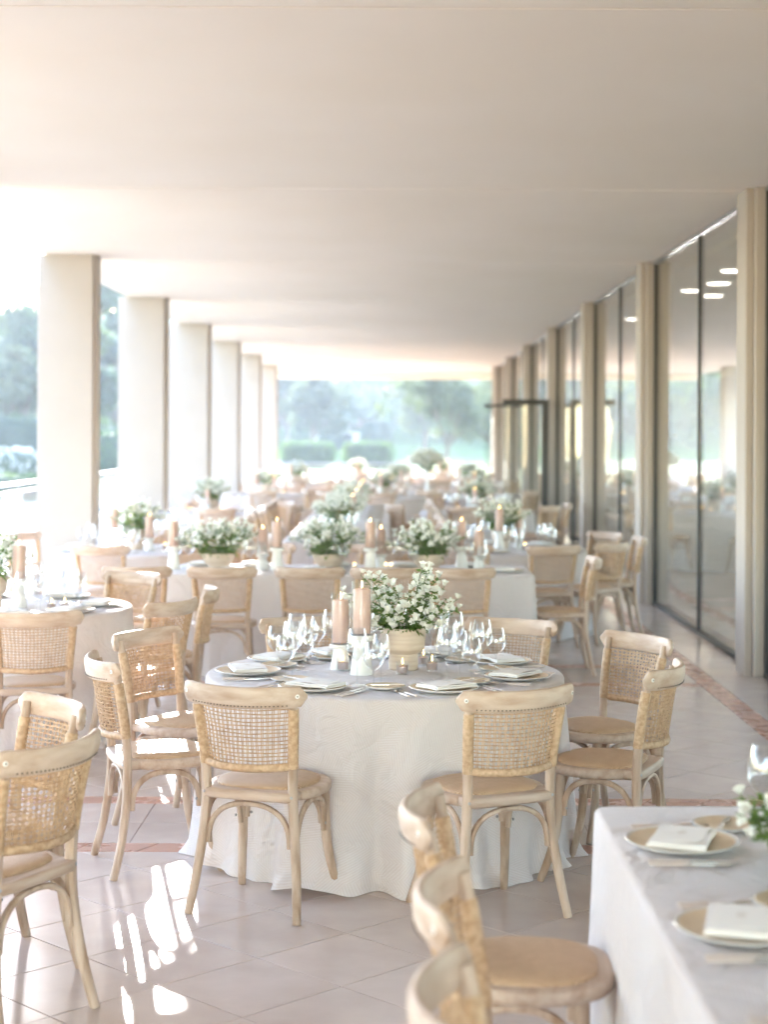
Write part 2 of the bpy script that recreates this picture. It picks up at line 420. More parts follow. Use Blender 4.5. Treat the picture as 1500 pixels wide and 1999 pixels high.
# floor behind / under the camera
mb = MB(); mb.box((XL-.06, Y0, -.012), (XR+.02, 3.195, 0)); link('plain_floor', mb.mesh('plain_floor', M['tile'], False), floor)

# ceiling: one slab per bay, shallow joints between
ceil = None
edges = [Y0] + [c+.2 for c in COLS] + [Y1]
for i in range(len(edges)-1):
    mb = MB(); a, b = edges[i], edges[i+1]
    z = CEIL + (.0 if i % 2 else .0)
    mb.box((XL, a+.012, z), (XR+.35, b-.012, z+.3), bev=.006)
    if ceil is None:
        m2 = MB(); m2.box((XL+.05, Y0, CEIL+.32), (XR+.3, Y1, CEIL+.6)); ceil = struct('ceiling', m2, M['ceiling'])
    link('ceiling_panel', mb.mesh('ceiling_panel', M['ceiling'], False), ceil)
mb = MB(); mb.box((XL+.01, Y1+.01, CEIL-.17), (XR+.3, Y1+.31, CEIL+.5), bev=.01); link('edge_beam', mb.mesh('edge_beam', M['ceiling'], False), ceil)

# columns
def left_column(xo):
    a = MB(); a.box((xo, 0, -.01), (-3.145, .40, CEIL-.001), bev=.008)
    b = MB(); b.box((-3.1455, .07, -.01), (-3.115, .30, CEIL-.002), bev=.006)
    return ('column', 'column', a.mesh('column', M['plaster'], False), [('pilaster_strip', b.mesh('pilaster_strip', M['plaster'], False), None, None)])
def right_column():
    a = MB(); a.box((2.70, 0, -.01), (2.98, .42, CEIL-.001), bev=.008)
    b = MB(); b.box((2.64, .06, -.01), (2.701, .40, CEIL-.002), bev=.008)
    return ('column', 'column', a.mesh('column', M['plaster'], False), [('pilaster_strip', b.mesh('pilaster_strip', M['plaster'], False), None, None)])
lcs = [left_column(v) for v in (-3.72, -3.77, -3.88)]; rc = right_column()
ordn = ['', '', '', 'nearest', 'second', 'third', 'fourth', 'fifth', 'sixth', 'farthest']
for k, y in enumerate(COLS):
    if k < 3: l1 = l2 = None
    else:
        l1 = 'cream plaster column on the garden side, %s from the camera' % {4:'first seen',5:'second seen',6:'third seen',7:'fourth seen',8:'fifth seen',9:'farthest'}.get(k, 'nearest')
        l2 = 'cream plaster column on the glass wall side, %s from the camera' % {3:'first seen',4:'second seen',5:'third seen',6:'fourth seen',7:'fifth seen',8:'sixth seen',9:'farthest'}[k]
    if k <= 3: l1 = 'cream plaster column on garden side, beyond the left picture edge'
    if k < 3: l2 = 'cream plaster column on glass side, beyond the right picture edge'
    place(lcs[0 if k < 5 else 1 if k == 5 else 2], l1, (0, y-.5, 0), group='garden side columns'); place(rc, l2, (0, y, 0), group='glass wall columns')

# glazed bays along the right
seen = ['first', 'second', 'third', 'fourth', 'fifth', 'sixth']
for k in range(len(COLS)-1):
    a, b = COLS[k]+.42, COLS[k+1]
    mid = (a+b)/2-.1
    g = link('glazed_bay', None, loc=(2.80, a, 0))
    tag(g, ('floor to ceiling glazing, %s bay seen along the right wall' % seen[k-3]) if k >= 3 else 'floor to ceiling glazing of the right wall, beyond the picture', 'window', 'glazed bays of the right wall')
    for y0, y1 in ((0, mid-a-.015), (mid-a+.015, b-a)):
        m_ = MB(); m_.box((-.006, y0+.03, .02), (.006, y1-.03, CEIL-.03)); link('pane', m_.mesh('pane', M['pane'], False), g)
    m_ = MB(); m_.box((-.02, mid-a-.02, .03), (.03, mid-a+.012, CEIL-.03)); link('mullion', m_.mesh('mullion', M['frame'], False), g)
    m_ = MB(); m_.box((-.03, 0, -.003), (.03, b-a, .03)); link('bottom_track', m_.mesh('bottom_track', M['frame'], False), g)
    m_ = MB(); m_.box((-.03, 0, CEIL-.03), (.03, b-a, CEIL-.002)); link('top_track', m_.mesh('top_track', M['rail_metal'], False), g)
    for yy in (0, b-a-.035):
        m_ = MB(); m_.box((-.025, yy+.001, .03), (.03, yy+.034, CEIL-.03)); link('jamb', m_.mesh('jamb', M['frame'], False), g)

# indoor room behind the glass
mb = MB(); mb.box((2.99, Y0, -.3), (11, Y1, -.002)); struct('room_floor', mb, M['room_floor'])
mb = MB(); mb.box((11, Y0, -.3), (11.2, Y1, 1.0)); mb.box((11, Y0, 3.1), (11.2, Y1, 3.9))
yy = Y0
while yy < Y1:
    mb.box((10.99, yy, 1.0), (11.21, yy+.45, 3.1)); yy += 3.0
struct('room_wall', mb, M['room_wall'])
mb = MB(); mb.box((3.0, Y1, -.3), (11, Y1+.2, 3.9)); struct('room_wall', mb, M['room_wall'])
mb = MB(); mb.box((3.0, Y0-.2, -.3), (11, Y0, 3.9)); struct('room_wall', mb, M['room_wall'])
mb = MB(); mb.box((3.16, Y0, 3.62), (11, Y1, 3.9)); struct('room_ceiling', mb, M['room_wall'])
m_ = MB(); m_.lathe([(.001,0),(.14,0),(.15,.012),(.15,.04),(.001,.04)], 24); lamp_body = m_.mesh('lamp_body', M['white_wall'])
m_ = MB(); m_.lathe([(.001,-.006),(.125,-.006),(.13,0),(.001,0.0)], 24); lamp_glow = m_.mesh('diffuser', M['lamp'])
for i, (x, y, dsc) in enumerate([(3.62, 18.1, 'nearest'), (3.75, 19.6, 'second'), (3.62, 20.6, 'third'), (4.0, 21.3, 'fourth'), (3.62, 25.6, 'farthest')]):
    place(('ceiling_lamp', 'ceiling lamp', None, [('lamp_body', lamp_body, None, None), ('diffuser', lamp_glow, None, None)]),
          'round lit ceiling lamp indoors behind the glass wall, %s from camera' % dsc, (x, y, 3.575), group='lamps behind the glass')

# open glass door far along the right
dr = link('glass_door', None, loc=(2.62, 28.7, 0)); tag(dr, 'black framed glass door standing open across the far right walkway', 'door')
def dpart(nm, lo, hi, mt, par): 
    m_ = MB(); m_.box(lo, hi); return link(nm, m_.mesh(nm, M[mt], False), par)
dpart('top_rail', (-.78, -.03, 2.33), (0, .03, 2.42), 'frame', dr); dpart('hinge_stile', (-.115, -.03, .01), (0, .03, 2.33), 'frame', dr)
dpart('bottom_rail', (-.78, -.025, .01), (-.115, .025, .09), 'frame', dr); dpart('pane', (-.78, -.005, .09), (-.115, .005, 2.33), 'pane', dr)
dpart('handle', (-.70, -.07, .95), (-.67, -.03, 1.25), 'rail_metal', dr)
dr = link('glass_door', None, loc=(2.62, 34.2, 0)); tag(dr, 'second glass door with thin black top rail, behind the nearer open door', 'door')
dpart('top_rail', (-.80, -.03, 2.38), (0, .03, 2.44), 'frame', dr); dpart('pane', (-.80, -.005, .02), (0, .005, 2.38), 'pane', dr)
dpart('handle', (-.72, -.07, .95), (-.69, -.03, 1.25), 'rail_metal', dr)

# railings
def railing(x0, y0, x1, y1, label):
    r = link('railing', None, loc=(x0, y0, 0)); tag(r, label, 'railing')
    L = sqrt((x1-x0)**2+(y1-y0)**2); a = atan2(y1-y0, x1-x0); r.rotation_euler = (0, 0, a)
    m_ = MB(); m_.tube([(0,0,.93),(L,0,.93)], .028, 8); link('handrail', m_.mesh('handrail', M['rail_metal']), r)
    m_ = MB(); m_.tube([(0,0,.80),(L,0,.80)], .014, 8); link('middle_rail', m_.mesh('middle_rail', M['rail_metal']), r)
    n_ = max(2, int(L/1.75))
    pm = MB(); pm.tube([(0,0,-.05),(0,0,.92)], .02, 8); pm = pm.mesh('post', M['rail_metal'])
    for i in range(n_+1): link('post', pm, r, loc=(L*i/n_, 0, 0))
    for i in range(n_):
        g_ = MB(); g_.box((L*i/n_+.05, -.005, .08), (L*(i+1)/n_-.05, .005, .78)); link('pane', g_.mesh('pane', M['pane'], False), r)
railing(-6.5, 52.2, 2.8, 52.2, 'metal and glass railing across the far end of the walkway')
railing(-6.5, 24, -6.5, 52.0, 'metal and glass railing along the garden side of the terrace')

# ------------------------------------------------------------------ vegetation
def leaf_cloud(mb_, centre, rad, n, size, rng, shell=.45):
    for _ in range(n):
        while True:
            v = Vector((rng.uniform(-1,1), rng.uniform(-1,1), rng.uniform(-1,1)))
            if .05 < v.length < 1: break
        v = v.normalized()*(shell+(1-shell)*rng.random()**.6)
        p = Vector(centre)+Vector((v.x*rad[0], v.y*rad[1], v.z*rad[2]))
        d = Vector((rng.gauss(0,1), rng.gauss(0,1), rng.gauss(0,.7)+.3)).normalized()
        e = d.cross(Vector((rng.gauss(0,1), rng.gauss(0,1), rng.gauss(0,1)))).normalized(); g = d.cross(e)
        s_ = size*rng.uniform(.6,1.4)
        mb_.add([p-e*s_, p+g*s_*.45+d*s_*.2, p+e*s_, p-g*s_*.45+d*s_*.2], [(0,1,2,3)])
def tree_proto(seed, h, w, trunk_h, mtl, nl, leaf, name):
    rng = random.Random(seed)
    tr = MB(); fork = trunk_h
    tr.tube(spline([(0,0,-.3),(rng.uniform(-.1,.1),0,fork*.5),(rng.uniform(-.2,.2),rng.uniform(-.1,.1),fork)], 5), [.22*h/6*(1-.04*i) for i in range(11)], 9)
    blobs = []
    for i in range(7):
        a = 2*pi*i/7+rng.uniform(-.4,.4); rr = w*rng.uniform(.25,.62); zz = rng.uniform(fork+.15*h, h*.88)
        c = (rr*cos(a), rr*sin(a), zz); blobs.append(c)
        tr.tube(spline([(0,0,fork-.05),(c[0]*.45,c[1]*.45,fork+(zz-fork)*.55),c], 4), [.11*h/6*(1-.085*k) for k in range(9)], 6)
    blobs += [(rng.uniform(-.2,.2)*w, rng.uniform(-.2,.2)*w, h*.84), (0,0,h*.66)]
    cr = MB()
    for c in blobs:
        r_ = w*rng.uniform(.26,.42); leaf_cloud(cr, c, (r_, r_, r_*rng.uniform(.6,.85)), nl//9, leaf, rng)
        for _ in range(4):
            c2 = (c[0]+rng.gauss(0,r_*.7), c[1]+rng.gauss(0,r_*.7), c[2]+rng.gauss(0,r_*.55)); leaf_cloud(cr, c2, (r_*.4,)*3, nl//60, leaf, rng, .2)
    return (name, 'tree', None, [('trunk', tr.mesh('trunk', M['bark']), None, None), ('crown', cr.mesh('crown', mtl, False), None, 'stuff')])
tA = tree_proto(3, 5.6, 3.2, 1.3, M['foliage_b'], 3200, .13, 'olive_tree')
tB = tree_proto(5, 9.0, 4.4, 2.2, M['foliage_a'], 4200, .20, 'broadleaf_tree')
tC = tree_proto(9, 7.5, 3.6, 1.6, M['foliage_b'], 3600, .18, 'broadleaf_tree')
tD = tree_proto(11, 10.5, 3.4, 2.0, M['foliage_a'], 4200, .2, 'broadleaf_tree')
place(tA, 'grey green olive tree with forked trunk on the lawn beyond the railing', (2.9, 92, -.05), .4)
place(tA, 'olive tree with dark leaning trunk, partly behind the right end column', (5.6, 97, -.05), 2.6, scale=1.1)
place(tC, 'pale hazy tree standing behind the forked olive tree', (2.4, 132, -.05), 1.0, scale=1.0)
place(tC, 'pale tree above the two clipped hedges, left of centre opening', (-6.2, 128, -.05), 3.0, scale=.9)
place(tB, 'tall hazy tree at left edge of the far opening', (-9.5, 150, 0), .3, scale=1.0)
place(tB, 'broad tree in haze left of the nearest garden column', (-19.4, 88, -.05), 1.3, scale=1.0)
place(tD, 'tall pointed tree in haze beside the nearest garden column', (-15.6, 84, -.05), 2.3, scale=.95)
place(tC, 'light grey green tree at left picture edge, behind white bush', (-16.5, 74, -.05), .2, scale=.8)
place(tD, 'tall tree seen in the gap between first and second garden columns', (-15.6, 96, -.05), 4.0, scale=.92)
place(tB, 'dark tree at the far left picture edge', (-25, 95, -.05), 5.0, scale=1.05)
for i in range(6):  # unseen trees, added to darken the column faces and near cloth sides
    place((tB, tD)[i % 2], 'unseen tree added left of the terrace to block sky light', (-12.5-2.0*(i % 2), -17+4.6*i, -.06), i*1.3, scale=1.35+.08*(i % 3), group='added shading trees left of the terrace')
for i, (x, y) in enumerate(((-10.5,-19),(-4.5,-23))):  # two more unseen trees, added to hold back low sky from the rear
    place((tB, tD)[i % 2], 'unseen tree added behind the camera to cut low sky light', (x, y+4, -.06), i*1.9+.5, scale=1.2, group='added shading trees behind the camera')
def bush(name, cat, label, loc, size, mtl, n, leaf, seed, box=True, flowers=None, group=None):
    rng = random.Random(seed); m_ = MB()
    sx, sy, sz = size
    for _ in range(n):
        # points close to the surface of a rounded block
        v = Vector((rng.uniform(-1,1), rng.uniform(-1,1), rng.uniform(-1,1)))
        k = max(abs(v.x), abs(v.y), abs(v.z)) if box else v.length
        v = v/max(k,.05)*(rng.uniform(.72,1.0)); 
        if box: v = v.lerp(v.normalized()*min(1.1, v.length), .6)
        p = Vector((v.x*sx/2, v.y*sy/2, sz/2+v.z*sz/2*(1+.06*mnoise.noise((v.x*3+seed, v.y*3, 0)))))
        d = (Vector((v.x, v.y, v.z*.8+.3)).normalized()+Vector((rng.gauss(0,.5), rng.gauss(0,.5), rng.gauss(0,.5)))).normalized()
        e = d.cross(Vector((rng.gauss(0,1), rng.gauss(0,1), rng.gauss(0,1)))).normalized(); g = d.cross(e); s_ = leaf*rng.uniform(.6,1.4)
        m_.add([p-e*s_, p+g*s_*.5+d*s_*.15, p+e*s_, p-g*s_*.5+d*s_*.15], [(0,1,2,3)])
    core = MB(); core.lathe([(.05,0.02),(.36,.06),(.40,.4),(.38,.75),(.28,.9),(.05,.93)], 14)
    core.v = [(x*sx, y*sy, z*sz) for x, y, z in core.v]
    o = link(name, None, loc=loc); tag(o, label, cat, group)
    c = link('foliage', m_.mesh('foliage', mtl, False), o); c['kind'] = 'stuff'
    link('inner_growth', core.mesh('inner_growth', M['foliage_a']), o)
    if flowers:
        f_ = MB()
        for _ in range(flowers):
            a = rng.uniform(0, 2*pi); z = rng.random(); r_ = sqrt(max(0, 1-(z*.9)**2))
            p = Vector((cos(a)*r_*sx*.5*rng.uniform(.8,1.05), sin(a)*r_*sy*.5*rng.uniform(.8,1.05), sz*(.35+.68*z)))
            leaf_cloud(f_, p, (.1,.1,.08), 4, .06, rng)
        c = link('blossom', f_.mesh('blossom', M['blossom_mass'], False), o); c['kind'] = 'stuff'
bush('clipped_hedge', 'hedge', 'clipped green hedge block on the left of the far lawn', (-5.15, 100, -.05), (3.5, 2.4, 1.5), M['foliage_c'], 2600, .09, 21)
bush('clipped_hedge', 'hedge', 'clipped green hedge block left of the forked olive tree', (-1.55, 101, -.05), (3.2, 2.4, 1.5), M['foliage_c'], 2600, .09, 22)
bush('round_shrub', 'shrub', 'dark dome shaped shrub behind the two clipped hedges', (-1.5, 142, -.05), (3.2, 3, 3.3), M['foliage_a'], 1800, .14, 23, box=False)
bush('round_shrub', 'shrub', 'dark round shrub beside the pale garden house', (-5.6, 150, -.05), (2.6, 2.6, 2.4), M['foliage_a'], 1500, .14, 24, box=False)
bush('low_hedge', 'hedge', 'low green hedge along the garden path at left', (-14, 48, -.05), (10, 1.6, .75), M['foliage_c'], 5200, .055, 25)
bush('flowering_bush', 'bush', 'white flowering bush behind the low hedge at left', (-13.6, 56, -.05), (6, 2.6, 1.35), M['foliage_b'], 3000, .06, 26, box=False, flowers=420)
bush('tall_hedge', 'hedge', 'dark tall hedge behind the white flowering bush', (-17, 70, -.05), (12, 3, 2.7), M['foliage_a'], 5200, .10, 27)
bush('tall_hedge', 'hedge', 'tall hedge glimpsed between first and second garden columns', (-11.4, 68, -.05), (4.5, 2.5, 2.0), M['foliage_c'], 3600, .085, 28)
bush('tall_hedge', 'hedge', 'long garden hedge left of the terrace, mirrored in the glass', (-22, 24, -.05), (2.2, 34, 1.6), M['foliage_c'], 9000, .09, 29)
# far pale house
h = link('garden_house', None, loc=(-4.3, 156, 0)); tag(h, 'small pale house half hidden behind the far clipped hedges', 'house')
m_ = MB(); m_.box((-3.2, 0, -.2), (3.2, 4, 2.5)); link('wall', m_.mesh('wall', M['white_wall'], False), h)
m_ = MB(); m_.add([(-3.5,-.3,2.5),(3.5,-.3,2.5),(3.5,4.3,2.5),(-3.5,4.3,2.5),(-2.2,2,3.4),(2.2,2,3.4)], [(0,1,5,4),(1,2,5),(2,3,4,5),(3,0,4),(3,2,1,0)]); link('roof', m_.mesh('roof', M['roof'], False), h)
for x in (-2.2, -.4, 1.4):
    m_ = MB(); m_.box((x, -.03, .5), (x+.9, .05, 1.9)); link('window', m_.mesh('window', M['frame'], False), h)
# woodland on the hillside: one mass
wd = MB(); rng = random.Random(41)
for _ in range(620):
    y = rng.uniform(150, 330); x = rng.uniform(-.34*y-8, .26*y+8)
    s_ = rng.uniform(2.2, 4.6); z = ground_z(x, y)
    for k in range(3):
        leaf_cloud(wd, (x+rng.gauss(0,s_*.4), y+rng.gauss(0,s_*.3), z+s_*(.7+.3*k)), (s_*.8, s_*.8, s_*.6), 34, .62, rng)
me = wd.mesh('woodland', [M['foliage_a'], M['foliage_b'], M['foliage_c']], False)
idx = []; i = 0
for g in range(620):
    mi = rng.choice((0,1,1,2)); idx += [mi]*102
me.polygons.foreach_set('material_index', idx[:len(me.polygons)]); me.update()
o = link('woodland', me); tag(o, 'hazy wooded hillside filling the far background', 'woodland', kind='stuff')

# ------------------------------------------------------------------ chair
def build_chair():
    P = []
    rear = lambda s: [(s*.222,-.232,0),(s*.205,-.195,.15),(s*.186,-.172,.32),(s*.178,-.168,.45),(s*.180,-.176,.58),(s*.190,-.195,.71),(s*.200,-.222,.845)]
    for s in (-1, 1):
        m_ = MB(); pts = spline(rear(s), 4); n_ = len(pts)
        m_.tube(pts, [.0165+.003*sin(pi*i/(n_-1)) for i in range(n_)], 9, up=(1,0,0))
        P.append(('leg', m_.mesh('rear_leg', M['wood']), None, None))
    front = lambda s: [(s*.212,.222,0),(s*.192,.182,.12),(s*.178,.158,.25),(s*.172,.148,.44)]
    for s in (-1, 1):
        m_ = MB(); pts = spline(front(s), 5); n_ = len(pts)
        m_.tube(pts, [.0155+.006*i/(n_-1) for i in range(n_)], 9, up=(1,0,0))
        P.append(('leg', m_.mesh('front_leg', M['wood']), None, None))
    # seat
    half = [(0,.235),(.09,.228),(.165,.195),(.213,.125),(.232,.03),(.222,-.055),(.196,-.115),(.188,-.118),(.182,-.185),(.10,-.198),(0,-.2)]
    h1 = [(v.x, v.y) for v in spline([(a,b,0) for a, b in half], 3)]
    out = [(x, y) for x, y in h1] + [(-x, y) for x, y in h1[-2:0:-1]]
    def ins(d): return [(x*(1-d/.22), .02+(y-.02)*(1-d/.215)) for x, y in out]
    m_ = MB()
    ring = lambda o_, z: [(x, y, z) for x, y in o_]
    m_.rings([ring(ins(.012),.432), ring(ins(.004),.436), ring(ins(0),.443), ring(ins(0),.462), ring(ins(.005),.469), ring(ins(.012),.471), ring(ins(.06),.471)])
    P.append(('seat_frame', m_.mesh('seat_frame', M['wood_rail']), None, None))
    m_ = MB(); rs = []
    half2 = [(0,.195),(.08,.188),(.145,.155),(.18,.09),(.19,.01),(.178,-.075),(.135,-.13),(.07,-.148),(0,-.152)]
    h2 = [(v.x, v.y) for v in spline([(a,b,0) for a, b in half2], 3)]
    o2 = [(x, y) for x, y in h2]+[(-x, y) for x, y in h2[-2:0:-1]]
    for sc_, z in ((1,.4705),(1,.476),(.975,.482),(.9,.488),(.75,.493),(.5,.496),(.2,.497)): rs.append([(x*sc_, .02+(y-.02)*sc_, z) for x, y in o2])
    m_.rings(rs); P.append(('seat_pad', m_.mesh('seat_pad', M['seat']), None, None))
    # top rail
    m_ = MB(); pts = []; rad = []
    for i in range(25):
        x = -.252+.504*i/24; pts.append((x, -.292+.080*(abs(x)/.25)**2.0, .832+.008*(x/.25)**2)); e = abs(i-12)/12
        rad.append(.0415*sqrt(max(.02, 1-max(0, (e-.86)/.14)**2)))
    m_.tube(pts, rad, 14, flat=(1,.40), up=(0,-.12,1), power=.8)
    P.append(('top_rail', m_.mesh('top_rail', M['wood_rail']), None, None))
    # cane panel
    def surf(u, v, off=0):
        z = .575+.222*v
        t = (z-.58)/.13
        w = .180+.010*max(0, t) + (.01*max(0,t-1)); py = -.176-.019*t-.004*max(0,t-1) if t > 0 else -.176
        y = py - .066*(1-u*u) - off
        return Vector((u*w, y, z - .006*(1-u*u)))
    m_ = MB(); NV, NH = 20, 15
    def thin_strip(pts, nrm, w, th):
        rs = []
        for i, p in enumerate(pts):
            t = (pts[min(i+1,len(pts)-1)]-pts[max(i-1,0)]).normalized(); nn = nrm[i]; sd = t.cross(nn).normalized()
            rs.append([p+sd*w-nn*th, p+nn*th*1.0+sd*w*.55, p+nn*th-sd*w*.55, p-sd*w-nn*th])
        m_.rings(rs)
    rc_ = random.Random(2)
    for i in range(NV):
        for dd in (-.15, .15):
            u0 = -1+2*(i+.5+dd)/NV; pts = []; nr = []
            for j in range(NH+1):
                v = (j)/NH; u = u0+.006*sin(v*9+i)
                pts.append(surf(u, v, .0016*(1 if (i+j)%2 else -1))); nr.append(Vector((.3*u, -1, -.1)).normalized())
            thin_strip(pts, nr, .0017, .0011)
    for j in range(NH):
        v0 = (j+.5)/NH; pts = []; nr = []
        for i in range(NV+1):
            u = -1+2*i/NV; v = v0+.006*sin(u*7+j*2)
            pts.append(surf(u, v, .0016*(-1 if (i+j)%2 else 1))); nr.append(Vector((.3*u, -1, -.1)).normalized())
        thin_strip(pts, nr, .0024, .0011)
    P.append(('cane_panel', m_.mesh('cane_panel', M['cane'], False), None, 'stuff'))
    # wrapped lower roll and wrapped posts
    m_ = MB(); pts = []; rad = []; N = 110
    for i in range(N+1):
        u = -1.02+2.04*i/N; p = surf(u, -.02); pts.append(p); rad.append(.0145 if i % 2 else .0128)
    m_.tube(pts, rad, 8, up=(0,0,1), flat=(1.15,.8)); P.append(('lower_wrap', m_.mesh('lower_wrap', M['wrap'], True, 70), None, None))
    for s in (-1, 1):
        m_ = MB(); pp = spline(rear(s), 30); pp = [p for p in pp if .562 < p.z < .792]
        m_.tube(pp, [.0222 if i % 2 else .0204 for i in range(len(pp))], 9, up=(1,0,0)); P.append(('post_wrap', m_.mesh('post_wrap', M['wrap'], True, 70), None, None))
    # bentwood braces
    def arch(a, b, zb, zt, bulge=(0,0)):
        m_ = MB(); A, B = Vector(a), Vector(b); pts = []
        for i in range(21):
            t = pi*i/20; f = .5-.5*cos(t)
            f = .5-.5*math.copysign(abs(cos(t))**.85, cos(t)); e = sin(t)**.75 if 0 < i < 20 else 0
            p = A.lerp(B, f); pts.append(Vector((p.x+bulge[0]*e, p.y+bulge[1]*e, zb+(zt-zb)*e)))
        m_.tube(pts, .0125, 8, flat=(1,.85)); return m_.mesh('brace', M['wood'])
    P.append(('brace', arch((-.166,-.172,0),(.166,-.172,0),.262,.418), None, None))
    P.append(('brace', arch((-.158,.152,0),(.158,.152,0),.29,.42), None, None))
    for s in (-1, 1): P.append(('brace', arch((s*.184,-.15,0),(s*.176,.132,0),.268,.42,(s*.012,0)), None, None))
    # screws
    m_ = MB(); m_.lathe([(.001,0),(.0085,0),(.0085,.002),(.006,.004),(.001,.004)], 10); cap = m_.mesh('screw', M['screw_white'])
    m_ = MB(); m_.lathe([(.001,0),(.006,0),(.006,.002),(.004,.004),(.001,.004)], 8); st = m_.mesh('screw', M['steel'])
    m_ = MB(); m_.lathe([(.0003,0.0041),(.0028,.0041),(.0028,.0047),(.0003,.0047)], 8); hole = m_.mesh('screw_hole', M['dark'])
    S = []
    def aim(p, d):
        return Matrix.Translation(p) @ Vector(d).to_track_quat('Z', 'Y').to_matrix().to_4x4()
    for s in (-1, 1):
        S.append(('screw', cap, aim((s*.226,-.2435,.842),(s*.45,-1,.0)), None, [('screw_hole', hole, None, None)]))
        S.append(('screw', st, aim((s*.179,-.186,.455),(s*.1,-1,.0)), None))
        S.append(('screw', st, aim((s*.146,.164,.305),(0,1,0)), None)); S.append(('screw', st, aim((s*.190,.118,.30),(s,0,0)), None))
    # row of small drill holes along the rail's lower edge
    m_ = MB()
    for i in range(27):
        x = -.19+.38*i/26; p = Vector((x, -.3035+.080*(abs(x)/.25)**2, .803+.008*(x/.25)**2))
        m_.box((p.x-.0022, p.y-.002, p.z-.002), (p.x+.0022, p.y+.003, p.z+.002))
    S.append(('drill_holes', m_.mesh('drill_holes', M['dark'], False), None, None))
    return P, S
CH_P, CH_S = build_chair()
chair_near = ('cane_chair', 'chair', None, CH_P+CH_S)
chair_mid = ('cane_chair', 'chair', None, CH_P)
def join_proto(parts, name):
    me = bpy.data.meshes.new(name); vs = []; fs = []; mi = []; mats = []; sm = []
    for p in parts:
        m_ = p[1]; o = len(vs); vs += [tuple(v.co) for v in m_.vertices]
        if m_.materials[0] not in mats: mats.append(m_.materials[0])
        k = mats.index(m_.materials[0])
        for f in m_.polygons: fs.append(tuple(i+o for i in f.vertices)); mi.append(k); sm.append(f.use_smooth)
    me.from_pydata(vs, [], fs)
    for x in mats: me.materials.append(x)
    me.polygons.foreach_set('material_index', mi); me.polygons.foreach_set('use_smooth', sm); me.update(); return me
chair_far = ('cane_chair', 'chair', join_proto(CH_P, 'cane_chair'), [])
def chair(x, y, face, label, group, lod=0):
    """face: compass angle in degrees of the way the sitter looks (0 = +X)"""
    return place((chair_near, chair_mid, chair_far)[lod], label, (x, y, 0), radians(face-90), group)

# ------------------------------------------------------------------ table linen
def cloth_mesh(outline, nrm, n, height, seed, name, folds=16, amp=.03, flare=.05, hem=.006, inner=6, hemvar=.012, uvs=1.0):
    """outline: list of n (x,y) points; nrm: outward normals"""
    rng = random.Random(seed); per = [0]
    for i in range(n): a = outline[i]; b = outline[(i+1)%n]; per.append(per[-1]+sqrt((a[0]-b[0])**2+(a[1]-b[1])**2))
    L = per[-1]
    k0 = [rng.uniform(0, 6.28) for _ in range(8)]
    def fold(s):
        a = 2*pi*s/L
        w = a + .35*sin(2*a+k0[0]) /folds*3 + .5*sin(5*a+k0[1])/folds*2
        f = sin(folds*w+k0[2])*(.62+.38*sin(3*a+k0[3])); f = math.copysign(abs(f)**.8, f)
        return .62*f + .28*sin((folds*1.7+.0)*0+round(folds*1.6)*a+k0[4]) + .18*sin(round(folds*2.6)*a+k0[5])
    F = [fold(p) for p in per[:-1]]
    vs = []; fs = []; uv = []
    cx = sum(p[0] for p in outline)/n; cy_ = sum(p[1] for p in outline)/n
    rings = []
    for k in range(inner):
        t = (k+.02)/inner
        rings.append([(cx+(p[0]-cx)*t*.985, cy_+(p[1]-cy_)*t*.985, height) for p in outline]); uv.append(None)
    def off(i, d, z): return (outline[i][0]+nrm[i][0]*d, outline[i][1]+nrm[i][1]*d, z)
    rr = .018
    for a in (0, 25, 50, 75):
        a_ = radians(a); rings.append([off(i, -rr+rr*sin(a_), height-rr+rr*cos(a_)) for i in range(n)]); uv.append(None)
    NZ = 26
    for k in range(1, NZ+1):
        t = k/NZ; ring = []
        for i in range(n):
            z = (height-rr)*(1-t) + hem*t
            d = flare*t**1.3 + amp*(t**.9)*(F[i]+.35)*(1 if t < .93 else 1+(t-.93)*2) + .007*t*mnoise.noise((outline[i][0]*4, outline[i][1]*4, z*5+seed))
            zz = z
            hv = hemvar*(sin(folds*.7*2*pi*per[i]/L+k0[6])+.6*F[i])
            if t > .92: d += .035*((t-.92)/.08)*max(0, F[i]+.45+.35*mnoise.noise((outline[i][0]*3+seed, outline[i][1]*3, 0)))*(amp/.06)
            if t > .85: zz = max(.004, z + hv*(t-.85)/.15)
            ring.append(off(i, d, zz))
        rings.append(ring)
    mb_ = MB(); mb_.rings(rings, caps=False)
    o = len(mb_.v); mb_.v.append((cx, cy_, height)); mb_.f += [(o, j, (j+1)%n) for j in range(n)]
    me = mb_.mesh(name, M['cloth'], True, 80)
    # uv in metres: top planar, skirt along the perimeter
    ul = me.uv_layers.new(name='UVMap'); ntop = inner+2
    co = {}
    for r in range(len(rings)):
        for i in range(n):
            co[r*n+i] = (rings[r][i][0], rings[r][i][1]) if r < ntop else (3+per[i], rings[r][i][2])
    for f in me.polygons:
        wrap = None
        vids = list(f.vertices)
        for li, vi in zip(f.loop_indices, vids):
            if vi in co:
                u, v = co[vi]
                if vi//n >= ntop and vi % n == 0 and any(w < len(rings)*n and w % n == n-1 for w in vids): u = 3+L
            else: u, v = cx, cy_
            if any(w < len(rings)*n and w//n >= ntop for w in vids) and vi < len(rings)*n and vi//n < ntop: u, v = 3+per[vi % n], height
            ul.data[li].uv = (u, v)
    return me
def round_outline(r, n=220):
    pts = [(r*cos(2*pi*i/n), r*sin(2*pi*i/n)) for i in range(n)]
    return pts, [(p[0]/r, p[1]/r) for p in pts], n
